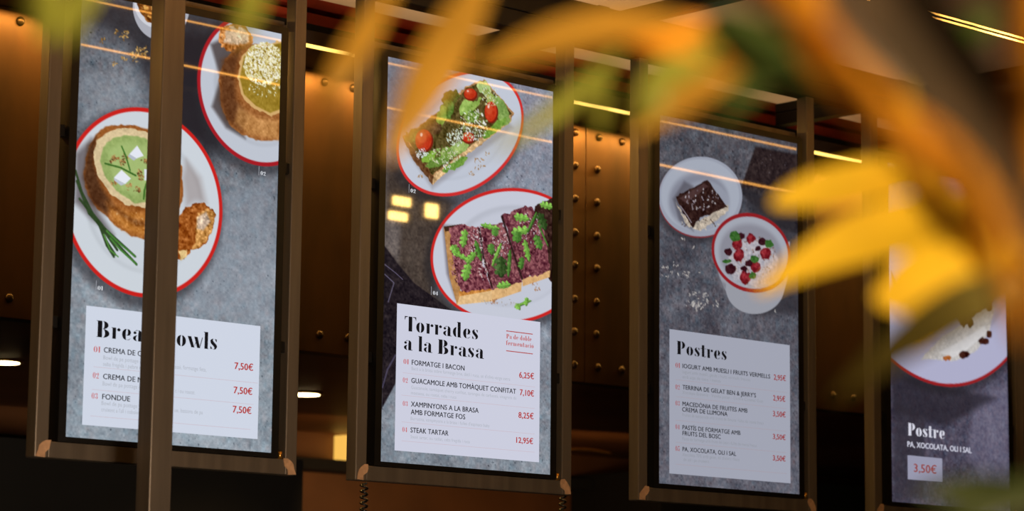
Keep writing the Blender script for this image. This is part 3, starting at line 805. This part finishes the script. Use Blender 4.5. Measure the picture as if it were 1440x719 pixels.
# ------------------------------------------------------------------ frames
SX = [0, .958131, 1.988149, 3.026451]; DW, DH = .604, 1.074
POS = ['leftmost', 'second', 'third', 'rightmost']
FL = ['grey steel frame hanging around the leftmost menu screen', 'grey steel frame hanging around the second menu screen from the left',
      'grey steel frame hanging around the third menu screen, headed Postres', 'grey steel frame around the rightmost menu screen, partly behind leaves']
random.seed(4)
def patch(parent, cx, cz, sx, seed):
    rnd = random.Random(seed); bm = bmesh.new()
    # irregular smear of bare weld running diagonally over the corner joint
    pts = [(-.018, -.019), (.004, -.0195), (.006, -.008), (.016, .000), (.020, .010), (.019, .021), (.006, .022), (-.004, .014), (-.010, .006), (-.016, -.002)]
    pts = [((x + rnd.uniform(-.0025, .0025)) * sx, y + rnd.uniform(-.0015, .0015)) for x, y in pts]
    f = [bm.verts.new((cx + x, -.0212, cz + y)) for x, y in pts]; b = [bm.verts.new((cx + x, -.0194, cz + y)) for x, y in pts]
    bm.faces.new(f if sx < 0 else f); n = len(pts)
    for k in range(n): bm.faces.new((f[k], f[(k+1) % n], b[(k+1) % n], b[k]))
    bmesh.ops.recalc_face_normals(bm, faces=bm.faces)
    me = bpy.data.meshes.new('weld_patch'); bm.to_mesh(me); bm.free(); o = link('weld_patch', me, weld, parent); o['label'] = 'bare tan weld at the corner'
for i, sx in enumerate(SX):
    xc = sx + DW / 2
    fr = empty('metal_surround', (xc, .02, z(-.052)), FL[i], 'frame', 'steel frames of the menu screens')
    for s in (-1, 1):
        x0, x1 = sorted((xc + s * .347, xc + s * .384))
        rel('post', (x0, 0, z(-.052)), (x1, .04, z(1.2315)), steel, fr, .003)
    rel('bottom_rail', (xc - .3465, .0006, z(-.0515)), (xc + .3465, .0395, z(-.013)), steel, fr, .002)
    rel('top_rail', (xc - .3465, .045, z(1.10)), (xc + .3465, .075, z(1.122)), steel, fr, .002)
    for s in (-1, 1):
        for h in (.27, .73):
            x0, x1 = sorted((xc + s * .3265, xc + s * .3468)); rel('bracket', (x0, .012, z(h - .014)), (x1, .036, z(h + .014)), black, fr, .001)
        patch(fr, s * .3655 - s * .004, .0205, -s, i * 7 + s)

# ------------------------------------------------------------------ stencil lettering of the headings
def rect(x0, y0, x1, y1): return [(x0, y0), (x1, y0), (x1, y1), (x0, y1)]
def moon(cx, cy, rx, ry, s, th=.2, a0=-90, a1=90, n=12):
    o = []; q = []
    for k in range(n + 1):
        a = math.radians(a0 + (a1 - a0) * k / n); o.append((cx + s * rx * math.cos(a), cy + ry * math.sin(a)))
        q.append((cx + s * max(0.012, rx - th) * math.cos(a), cy + ry * .93 * math.sin(a)))
    return o + q[::-1]
def ball(cx, cy, r): return [(cx + r * math.cos(k * .6283), cy + r * math.sin(k * .6283)) for k in range(10)]
H = .68
def serif(x0, x1, y, d=1): return [(x0 - .03, y), (x1, y), (x1, y - .05 * d), (x0 + .02, y - .05 * d)]
GL = {
 'o': (.58, [moon(.265, H/2, .24, H/2, -1), moon(.305, H/2, .24, H/2, 1)]),
 'e': (.54, [moon(.265, H/2, .24, H/2, -1), moon(.305, H*.70, .2, H*.30, 1, .17), rect(.2, H*.43, .50, H*.47), [(.3, 0), (.42, .03), (.50, .13), (.47, .13), (.40, .06), (.3, .03)]]),
 'c': (.5, [moon(.265, H/2, .24, H/2, -1), ball(.38, H*.78, .085), [(.3, 0), (.42, .03), (.48, .13), (.45, .13), (.38, .06), (.3, .03)]]),
 'a': (.58, [rect(.31, 0, .5, H*.72), moon(.31, H*.72, .19, H*.28, 1, .17, 0, 90), ball(.13, H*.74, .085), [(.1, H*.86), (.2, H*.99), (.28, H), (.28, H*.95), (.18, H*.92)], moon(.27, H*.26, .24, H*.26, -1, .16), [(.5, 0), (.58, 0), (.58, .05), (.5, .04)]]),
 'r': (.50, [rect(.06, 0, .25, H), [(-.01, H), (.06, H), (.06, H-.06)], ball(.40, H-.11, .095), [(.28, H*.75), (.36, H*.97), (.42, H), (.42, H*.95), (.32, H*.8)]]),
 'n': (.62, [rect(.05, 0, .24, H), [(-.02, H), (.05, H), (.05, H-.06)], rect(.37, 0, .56, H*.72), moon(.36, H*.72, .2, H*.28, 1, .17, 0, 100)]),
 'm': (.9, [rect(.05, 0, .22, H), rect(.33, 0, .50, H*.72), moon(.32, H*.72, .18, H*.28, 1, .15, 0, 100), rect(.61, 0, .78, H*.72), moon(.6, H*.72, .18, H*.28, 1, .15, 0, 100)]),
 'd': (.62, [moon(.265, H/2, .24, H/2, -1), rect(.34, 0, .53, 1.05), [(.27, 1.05), (.34, 1.05), (.34, .99)], [(.53, 0), (.6, 0), (.53, .06)]]),
 'b': (.6, [rect(.05, 0, .24, 1.05), [(-.02, 1.05), (.05, 1.05), (.05, .99)], moon(.29, H/2, .25, H/2, 1)]),
 'l': (.29, [rect(.05, 0, .24, 1.05), [(-.02, 1.05), (.05, 1.05), (.05, .99)], [(.24, 0), (.3, 0), (.24, .05)]]),
 'i': (.29, [rect(.05, 0, .24, H), [(-.02, H), (.05, H), (.05, H-.06)], ball(.145, .88, .09)]),
 't': (.40, [rect(.08, .03, .27, .92), [(-.02, H), (.08, H), (.08, H-.05), (-.02, H-.05)], rect(.3, H-.04, .4, H), [(.27, .0), (.36, .03), (.4, .12), (.37, .12), (.33, .06), (.27, .05)]]),
 'f': (.40, [rect(.08, 0, .27, .9), rect(-.02, H-.04, .05, H), rect(.3, H-.04, .4, H), ball(.36, .95, .08), [(.1, .9), (.2, 1.04), (.33, 1.05), (.3, .98)]]),
 's': (.46, [[(.05, H*.62), (.03, H*.82), (.12, H*.97), (.22, H), (.22, H*.96), (.17, H*.88), (.22, H*.74), (.40, H*.45), (.43, H*.28), (.36, H*.06), (.23, 0), (.23, .03), (.28, H*.14), (.24, H*.28), (.1, H*.5)], [(.28, H), (.38, H*.95), (.4, H), (.4, H*.72), (.37, H*.72)], [(.18, 0), (.08, .05), (.04, 0), (.04, H*.3), (.07, H*.3)]]),
 'w': (.86, [[(.0, H), (.2, H), (.40, 0), (.22, 0)], [(.37, H), (.56, H), (.72, 0), (.55, 0)], [(.40, .06), (.56, H*.8), (.52, H*.8), (.41, .2)], [(.71, .0), (.86, H), (.82, H), (.70, .16)]]),
 'B': (.74, [rect(.06, 0, .30, 1), [(-.02, 1), (.06, 1), (.06, .95)], [(-.02, 0), (.06, 0), (.06, .05)], moon(.35, .76, .28, .24, 1, .22), moon(.35, .26, .34, .26, 1, .24)]),
 'P': (.66, [rect(.06, 0, .30, 1), [(-.02, 1), (.06, 1), (.06, .95)], [(-.02, 0), (.06, 0), (.06, .05)], moon(.35, .72, .29, .28, 1, .22)]),
 'T': (.66, [rect(.25, 0, .48, 1), [(.0, 1), (.2, 1), (.2, .96), (.07, .93), (.02, .76), (0, .76)], [(.73, 1), (.53, 1), (.53, .96), (.66, .93), (.71, .76), (.73, .76)]]),
 '0': (.62, [moon(.27, .5, .25, .5, -1, .17), moon(.32, .5, .25, .5, 1, .17)]),
 '1': (.36, [rect(.1, 0, .28, 1), [(.0, .9), (.08, 1), (.08, .9)]]),
 '2': (.6, [ball(.13, .72, .12), moon(.3, .7, .25, .3, 1, .17), [(.02, 0), (.35, .38), (.5, .5), (.4, .3), (.2, .12), (.55, .12), (.57, .2), (.57, 0)]]),
 '3': (.6, [ball(.12, .8, .1), ball(.12, .2, .1), moon(.28, .75, .24, .25, 1, .17), moon(.28, .26, .28, .26, 1, .17)]),
 '4': (.62, [rect(.32, 0, .5, .95), [(.0, .3), (.28, .95), (.24, .75), (.06, .34)], rect(.0, .24, .29, .3), rect(.53, .24, .62, .3)]),
 '5': (.6, [ball(.12, .2, .11), moon(.27, .3, .28, .3, 1, .18), [(.08, .5), (.08, 1), (.5, 1), (.46, .84), (.12, .84), (.12, .52)]]),
 ' ': (.26, []),
}
GL['ò'] = (GL['o'][0], GL['o'][1] + [[(.15, .98), (.25, .98), (.36, .8), (.3, .8)]])
GL['ó'] = (GL['o'][0], GL['o'][1] + [[(.3, .8), (.24, .8), (.36, .98), (.46, .98)]])
def stencil_mesh(txt):
    vs, fs, x = [], [], 0
    for ch in txt:
        w, polys = GL[ch]
        for p in polys:
            b = len(vs); vs += [(x + a, 0, c) for a, c in p]; fs.append(tuple(range(b, b + len(p))))
        x += w + .05
    me = bpy.data.meshes.new('lettering'); me.from_pydata(vs, [], fs)
    xs = [v[0] for v in vs]; return me, min(xs), max(xs), 1.0
def font_mesh(txt, bold):
    c = bpy.data.curves.new('t', 'FONT'); c.body = txt; c.size = 1; c.resolution_u = 3; c.space_character = 1.03
    o = bpy.data.objects.new('t', c); COL.objects.link(o); dg = bpy.context.evaluated_depsgraph_get()
    me = bpy.data.meshes.new_from_object(o.evaluated_get(dg)); bpy.data.objects.remove(o); bpy.data.curves.remove(c)
    if bold:                                   # heavier strokes: three prints a hair apart
        bm = bmesh.new()
        for k, (dx, dy) in enumerate(((-bold, 0), (bold, 0), (0, bold * .6))):
            me.transform(Matrix.Translation((dx - (0, -bold, bold)[k], dy, 0))); bm.from_mesh(me)
        bm.to_mesh(me); bm.free()
    n = len(me.vertices); co = np.empty(n * 3, 'f'); me.vertices.foreach_get('co', co); co = co.reshape(-1, 3)
    co = np.stack([co[:, 0], np.zeros(n), co[:, 1]], 1).astype('f'); me.vertices.foreach_set('co', co.ravel()); me.materials.clear()
    return me, co[:, 0].min(), co[:, 0].max(), .729

# ------------------------------------------------------------------ pictures on the displays (painted per vertex, like pixels)
def noise(ny, nx, cell, rng):
    """smooth value noise with features about `cell` canvas units wide"""
    gx, gy = int(1000 / cell) + 3, int(1778 / cell) + 3
    g = rng.standard_normal((gy, gx)); x = np.linspace(0, 1000 / cell, nx); y = np.linspace(0, 1778 / cell, ny)
    xi, yi = x.astype(int), y.astype(int); fx, fy = x - xi, y - yi; fx = fx * fx * (3 - 2 * fx); fy = fy * fy * (3 - 2 * fy)
    a = g[yi][:, xi] * (1 - fx) + g[yi][:, xi + 1] * fx; b = g[yi + 1][:, xi] * (1 - fx) + g[yi + 1][:, xi + 1] * fx
    return a * (1 - fy)[:, None] + b * fy[:, None]
BG = [((98, 101, 109), (148, 158, 168)), ((132, 135, 150), (128, 136, 146)), ((76, 76, 84), (92, 92, 103)), ((90, 86, 106), (74, 70, 86))]
def paint(s, nx):
    ny = int(nx * 1.778) + 1; rng = np.random.default_rng(11 + s); gx, gy = np.meshgrid(np.linspace(0, 1000, nx), np.linspace(0, 1778, ny))
    n1, n2 = noise(ny, nx, 16, rng), noise(ny, nx, 16, rng); nf = .55 * noise(ny, nx, 14, rng) + .6 * noise(ny, nx, 7, rng) + .3 * noise(ny, nx, 34, rng)
    t = (gy / 1778)[..., None]; img = np.array(BG[s][0], float) * (1 - t) + np.array(BG[s][1], float) * t
    blot = .5 * noise(ny, nx, 170, rng) + .4 * noise(ny, nx, 60, rng) + .4 * noise(ny, nx, 24, rng); fine = noise(ny, nx, 9, rng) + rng.standard_normal((ny, nx)) * .5
    img += (blot * 13 + fine * 8)[..., None] + noise(ny, nx, 20, rng)[..., None] * np.array((-3, 1.5, 3)) * .7
    pits = np.clip(noise(ny, nx, 8, rng) - 1.5, 0, 1); img -= (pits * 60)[..., None]
    px = 1000 / nx
    def comp(sl, d, col, soft, tex, al):
        m = np.clip(.5 - d / max(soft, px), 0, 1); m = (m * m * (3 - 2 * m) * al)[..., None]
        c = np.array(col, float) + (nf[sl] * tex)[..., None] * np.array((1.1, 1, .85))
        img[sl] = img[sl] * (1 - m) + c * m
    def win(x0, y0, x1, y1):
        i0, i1 = max(0, int(x0 / px) - 1), min(nx, int(x1 / px) + 3); j0, j1 = max(0, int(y0 / px) - 1), min(ny, int(y1 / px) + 3)
        return (slice(j0, j1), slice(i0, i1)) if i1 > i0 and j1 > j0 else None
    def ellipse(col, e, soft, tex, rough, al):
        cx, cy, a, b, r = e; m = max(a, b) + soft + rough * 2; sl = win(cx - m, cy - m, cx + m, cy + m)
        if sl is None or a < 1 or b < 1: return
        rough *= .5; x = gx[sl] - cx + n1[sl] * rough; y = gy[sl] - cy + n2[sl] * rough; c_, s_ = math.cos(math.radians(r)), math.sin(math.radians(r))
        X, Y = x * c_ + y * s_, -x * s_ + y * c_; k = np.sqrt((X / a) ** 2 + (Y / b) ** 2) + 1e-6
        g = np.sqrt((X / a / a) ** 2 + (Y / b / b) ** 2) / k + 1e-6; comp(sl, np.clip((k - 1) / g, -999, 999), col, soft, tex, al)
    def seg(x, y, a, b):
        dx, dy = b[0] - a[0], b[1] - a[1]; t = np.clip(((x - a[0]) * dx + (y - a[1]) * dy) / (dx * dx + dy * dy + 1e-6), 0, 1)
        return np.hypot(x - a[0] - t * dx, y - a[1] - t * dy)
    for op in ART[s]:
        if op[0] == 'E': ellipse(*op[1:])
        elif op[0] == 'P':
            _, col, pts, soft, tex, rough, al = op; xs = [p[0] for p in pts]; ys = [p[1] for p in pts]; m = soft + rough * 2
            sl = win(min(xs) - m, min(ys) - m, max(xs) + m, max(ys) + m)
            if sl is None: continue
            rough *= .5; x, y = gx[sl] + n1[sl] * rough, gy[sl] + n2[sl] * rough; d = np.full(x.shape, 1e9); ins = np.zeros(x.shape, bool)
            for a, b in zip(pts, pts[1:] + pts[:1]):
                d = np.minimum(d, seg(x, y, a, b))
                if a[1] != b[1]: ins ^= ((a[1] > y) != (b[1] > y)) & (x < (b[0] - a[0]) * (y - a[1]) / (b[1] - a[1]) + a[0])
            comp(sl, np.where(ins, -d, d), col, soft, tex, al)
        elif op[0] == 'L':
            _, col, pts, w, soft, al = op
            for a, b in zip(pts[:-1], pts[1:]):
                sl = win(min(a[0], b[0]) - w - 9, min(a[1], b[1]) - w - 9, max(a[0], b[0]) + w + 9, max(a[1], b[1]) + w + 9)
                if sl is not None: comp(sl, seg(gx[sl], gy[sl], a, b) - w / 2, col, soft, 4, al)
        elif op[0] == 'G':
            _, cols, e, n, size = op
            for k in range(n):
                r_, th = math.sqrt(rng.random()), rng.random() * 6.283; X, Y = e[2] * r_ * math.cos(th), e[3] * r_ * math.sin(th)
                c_, s_ = math.cos(math.radians(e[4])), math.sin(math.radians(e[4])); sz = size * (.4 + .45 * rng.random())
                ellipse(cols[int(rng.random() * len(cols))], (e[0] + X * c_ - Y * s_, e[1] + X * s_ + Y * c_, sz, sz * (.22 + .35 * rng.random()), rng.random() * 180), 4, 6, 1, .95)
    return np.clip(img, 3, 250), nx, ny
def display(s, parent, nx, k):
    img, nx, ny = paint(s, nx); me = bpy.data.meshes.new('display')
    gx, gz = np.meshgrid(np.linspace(0, DW, nx), np.linspace(DH, 0, ny)); n = nx * ny
    me.vertices.add(n); me.vertices.foreach_set('co', np.stack([gx, np.zeros_like(gx), gz], -1).astype('f').ravel())
    i = np.arange(n).reshape(ny, nx); q = np.stack([i[:-1, :-1], i[1:, :-1], i[1:, 1:], i[:-1, 1:]], -1).reshape(-1, 4).astype(np.int32)
    me.loops.add(q.size); me.loops.foreach_set('vertex_index', q.ravel()); me.polygons.add(len(q))
    me.polygons.foreach_set('loop_start', np.arange(0, q.size, 4, dtype=np.int32)); me.update(calc_edges=True)
    a = me.color_attributes.new('picture', 'FLOAT_COLOR', 'POINT'); c = img / 255.0
    c = np.where(c <= .04045, c / 12.92, ((c + .055) / 1.055) ** 2.4); a.data.foreach_set('color', np.concatenate([c, np.ones((ny, nx, 1))], -1).astype('f').ravel())
    return link('display', me, pixel_mat('display_pixels', None, 1.0), parent, (0, 0, 0))
SL = ['tall portrait menu screen headed Bread Bowls, showing soup in bread bowls', 'tall portrait menu screen headed Torrades a la Brasa, showing topped toasts',
      'tall portrait menu screen headed Postres, showing brownie and a berry yogurt cup', 'tall portrait menu screen headed Postre, showing one dessert on a plate']
CARDC = [(206, 213, 228), (203, 205, 222), (160, 163, 178), (150, 150, 172)]
KIND = {'H': ('heading', (18, 18, 22)), 'h': ('small_heading', (190, 96, 96)), 'N': ('dish_number', (196, 84, 84)), 'D': ('dish_name', (26, 27, 33)), 'S': ('description', (172, 177, 188)),
        'P': ('price', (176, 48, 44)), 'p': ('price', (176, 70, 56)), 'W': ('heading', (214, 214, 228)), 'w': ('dish_name', (200, 200, 216)), 'M': ('picture_number', (225, 228, 235)),
        'R': ('rule_line', (200, 180, 190)), 'Q': ('rule_line', (178, 70, 66)), 'm': ('marker_line', (170, 172, 182))}
NX = [310, 290, 250, 200]
for s, sx in enumerate(SX):
    xc = sx + DW / 2; t = empty('menu_screen', (sx, 0, z(0)), SL[s], 'screen', 'digital menu screens in the steel frames')
    bm = bmesh.new(); B = .0215
    bm_box(bm, (-B, -.002, -.0118), (0, .055, DH + .019)); bm_box(bm, (DW, -.002, -.0118), (DW + B, .055, DH + .019))
    bm_box(bm, (0, -.002, DH), (DW, .055, DH + .019)); bm_box(bm, (0, -.002, -.0118), (DW, .055, 0)); bm_box(bm, (0, .004, 0), (DW, .055, DH))
    me = bpy.data.meshes.new('housing'); bm.to_mesh(me); bm.free(); link('housing', me, black, t)
    tube('latch', [(DW + .031, .004, -.0125), (DW + .031, .004, .006)], .006, brass, t, 10)
    d = display(s, t, NX[s], 1.0); kk = (1, 1, .82, .8)[s]
    c = CARDS[s]; cx = [p[0] / 1000 * DW for p in c]; cz = [DH - p[1] / 1778 * DH for p in c]
    x0, x1, z0, z1 = (cx[0] + cx[3]) / 2, (cx[1] + cx[2]) / 2, (cz[2] + cz[3]) / 2, (cz[0] + cz[1]) / 2
    me = bpy.data.meshes.new('menu_card'); me.from_pydata([(x0, -.0005, z0), (x1, -.0005, z0), (x1, -.0005, z1), (x0, -.0005, z1)], [], [(0, 1, 2, 3)])
    link('menu_card', me, pixel_mat('card%d' % s, CARDC[s]), d)
    for kd, txt, X, Y, Wd, cap in TEXT[s]:
        nm, col = KIND[kd]
        col = tuple(v * kk + (0 if kd != 'S' else 0) for v in col) if kd not in 'Ww' else col
        if kd in 'RQm':
            h = {'R': 1.6, 'Q': 4, 'm': cap}[kd]; w = 2 if kd == 'm' else Wd; a, b, e, f = X / 1000 * DW, DH - (Y - (h if kd == 'm' else 0)) / 1778 * DH, w / 1000 * DW, h / 1778 * DH
            me = bpy.data.meshes.new(nm); me.from_pydata([(a, -.001, b - f), (a + e, -.001, b - f), (a + e, -.001, b), (a, -.001, b)], [], [(0, 1, 2, 3)])
        else:
            me, a, b, ch = stencil_mesh(txt) if kd in 'HhNWM' else font_mesh(txt, {'D': .02, 'P': .028, 'p': .02, 'w': .03, 'S': 0}[kd])
            n = len(me.vertices); co = np.empty(n * 3, 'f'); me.vertices.foreach_get('co', co); co = co.reshape(-1, 3)
            co[:, 0] = (X + (co[:, 0] - a) / (b - a) * Wd) / 1000 * DW; co[:, 2] = DH - (Y - co[:, 2] / ch * cap) / 1778 * DH; co[:, 1] = -.001
            me.vertices.foreach_set('co', co.ravel()); me.update()
        link(nm, me, pixel_mat('%s_ink%d' % (nm, s) + kd, col), d)

# coiled cords below the screens
def coil(u, x, y, h0, h1, lab):
    n = int((h0 - h1) / .0016); pts = [(x + .009 * math.cos(k * .65), y + .009 * math.sin(k * .65), z(h0 - k * .0016)) for k in range(n)]
    tag(tube('coiled_cord', pts, .003, black, None, 5), lab, 'cord', 'coiled cords under the screens')
coil(528, .955, .06, -.053, -.42, 'black coiled cord hanging below the second frame, near its left post')
coil(808, 1.668, .06, .18, -.42, 'black coiled cord hanging right beside the second frame')
# ------------------------------------------------------------------ the plant close to the viewer
leafm = [mat('leaf_yellow', (246, 196, 50), .45, 0, .12, 14, .1, trans=.3), mat('leaf_olive', (150, 150, 66), .45, 0, .15, 14, .1, trans=.25),
         mat('leaf_green', (78, 96, 50), .5, 0, .2, 14, .1, trans=.2), mat('leaf_ochre', (176, 128, 48), .5, 0, .15, 14, .1, trans=.25), mat('leaf_amber', (248, 158, 44), .5, 0, .15, 14, .1, trans=.3),
         mat('leaf_dark', (50, 58, 30), .55, 0, .2, 14, .1, trans=.1), mat('leaf_dull', (112, 98, 50), .55, 0, .2, 14, .1, trans=.15)]
bark = mat('bark', (52, 34, 24), .85, 0, .3, 30, .6)
root = empty('potted_tree', (.2, -4.3, 0), 'slender leafy tree with yellow lit leaves, very close and out of focus', 'tree')
RL = root.location
def P3(u, v, d): return ray(u, v, d) - RL
def branch(name, pts, rad, seg=10):
    # Catmull-Rom through the given points
    P = [P3(*p) if len(p) == 3 and isinstance(p[0], (int, float)) and p[2] < 5 else Vector(p[0]) - RL for p in pts]; out, rr = [], []
    for i in range(len(P) - 1):
        a, b, c, d = P[max(i-1, 0)], P[i], P[i+1], P[min(i+2, len(P)-1)]
        for k in range(6):
            t = k / 6; out.append(.5 * ((2*b) + (c-a)*t + (2*a-5*b+4*c-d)*t*t + (3*b-a-3*c+d)*t**3)); rr.append(rad[i] * (1-t) + rad[i+1] * t)
    out.append(P[-1]); rr.append(rad[-1]); return tube(name, out, rr, bark, root, seg)
def leaf(base, mid, tip, wpx, m, roll=0., dz=0.):
    """lanceolate leaf from base through mid to tip, folded along its midrib"""
    A, Bm, T = P3(*base), P3(*mid), P3(*tip); n = 12; w = wpx * mid[2] / F_PX / 2
    bm = bmesh.new(); rows = []
    for k in range(n + 1):
        t = k / n; c = A * (1-t) * (1-t) + (Bm * 2 - (A + T) * .5) * 2 * t * (1-t) + T * t * t
        tg = ((Bm * 2 - (A + T) * .5 - A) * (1-t) + (T - (Bm * 2 - (A + T) * .5)) * t).normalized()
        side = tg.cross(F_).normalized(); nrm = side.cross(tg).normalized(); s2 = side * math.cos(roll) + nrm * math.sin(roll); n2 = nrm * math.cos(roll) - side * math.sin(roll)
        ww = w * (math.sin(math.pi * min(1, t * .92 + .05)) ** .75) * (1.05 - .25 * t)
        rows.append([bm.verts.new(c - s2 * ww - n2 * ww * .25), bm.verts.new(c - s2 * ww * .5 - n2 * ww * .08), bm.verts.new(c), bm.verts.new(c + s2 * ww * .5 - n2 * ww * .08), bm.verts.new(c + s2 * ww - n2 * ww * .25)])
    for a, b in zip(rows[:-1], rows[1:]):
        for j in range(4): bm.faces.new((a[j], a[j+1], b[j+1], b[j]))
    me = bpy.data.meshes.new('leaf'); bm.to_mesh(me); bm.free(); return link('leaf', me, leafm[m], root, smooth=True)
# trunk and boughs: out of the pot, up beyond the right edge, then across the upper right of the view
trunk = branch('trunk', [((.2, -4.3, .3),), ((.05, -4.25, 1.0),), ((-.45, -4.1, 1.45),), (1500, 330, 1.32)], [.045, .038, .03, .019])
branch('bough', [(1500, 330, 1.32), (1400, 190, 1.28), (1310, 72, 1.24), (1225, -50, 1.2)], [.021, .021, .020, .019])
branch('twig', [(1225, -50, 1.2), (980, -70, 1.3), (760, -60, 1.5), (560, -50, 1.6), (300, -60, 1.7), (60, -70, 1.7)], [.012, .008, .006, .005, .004, .003])
branch('twig', [(1400, 190, 1.28), (1380, 260, 1.5), (1400, 320, 1.7), (1440, 470, 1.75), (1470, 700, 1.7)], [.012, .008, .007, .006, .005])
pot = tube('pot', [(0, 0, 0), (0, 0, .3)], [.16, .2], dsteel, root, 24)
LV = [ # base, mid, tip, width in px, material, roll
 ((1390,230,1.75),(1190,258,1.85),(1086,288,1.9),64,0,.1),((1400,330,1.75),(1250,322,1.85),(1066,410,1.95),84,0,-.1),
 ((1440,330,1.7),(1330,385,1.75),(1232,425,1.8),120,0,.1),((1450,400,1.6),(1330,440,1.6),(1172,560,1.55),74,6,.1),((1450,380,1.75),(1370,420,1.75),(1290,500,1.75),60,0,.2),
 ((1330,200,1.7),(1270,238,1.8),(1195,258,1.85),40,0,0),((1340,330,1.7),(1400,370,1.75),(1440,430,1.75),80,0,.2),
 ((1270,120,1.6),(1290,250,1.65),(1340,350,1.6),56,0,.3),
 ((1140,30,1.15),(1240,165,1.12),(1330,270,1.12),66,4,.1),((1250,150,1.15),(1370,290,1.12),(1440,480,1.12),74,4,.1),  # amber leaves, this row and next, stand for the bough's lit edge
 ((1030,-60,1.18),(1120,20,1.15),(1220,130,1.15),70,4,.1),((1150,-30,1.3),(1140,60,1.3),(1210,150,1.3),60,4,.1),
 ((960,30,1.5),(810,45,1.6),(672,95,1.7),58,3,.2),((1090,60,1.5),(960,50,1.55),(850,40,1.6),60,4,.3),
 ((690,-40,1.6),(610,95,1.7),(548,225,1.75),74,3,.25),((560,-30,1.6),(490,80,1.7),(440,160,1.7),46,3,.5),
 ((40,-50,1.6),(60,10,1.6),(60,60,1.6),70,1,.6),((150,-30,1.6),(110,10,1.6),(96,70,1.6),40,1,.6),
 ((370,-40,1.6),(350,5,1.6),(335,60,1.6),44,1,.5),
 ((1010,60,1.5),(935,110,1.6),(880,190,1.6),64,1,.4),((1050,90,1.5),(960,140,1.6),(890,190,1.65),44,3,.2),
 ((870,70,1.6),(800,140,1.7),(690,215,1.8),32,1,.4),((850,90,1.6),(845,140,1.7),(838,215,1.7),26,1,.4),
 ((1000,20,1.4),(1080,80,1.4),(1200,130,1.4),90,2,.3),((1120,70,1.4),(1060,110,1.4),(1010,170,1.4),50,2,.4),
 ((1220,-30,1.5),(1310,30,1.55),(1362,118,1.6),48,1,.1),((1450,-60,1.15),(1448,110,1.15),(1460,280,1.15),85,4,.2),
 ((1400,20,1.4),(1345,60,1.45),(1330,130,1.5),60,2,.5),
 ((1480,700,1.6),(1390,690,1.6),(1290,690,1.6),70,5,.5),((1500,650,1.55),(1400,700,1.6),(1330,730,1.6),60,5,.4),
]
for a in LV: leaf(*a)
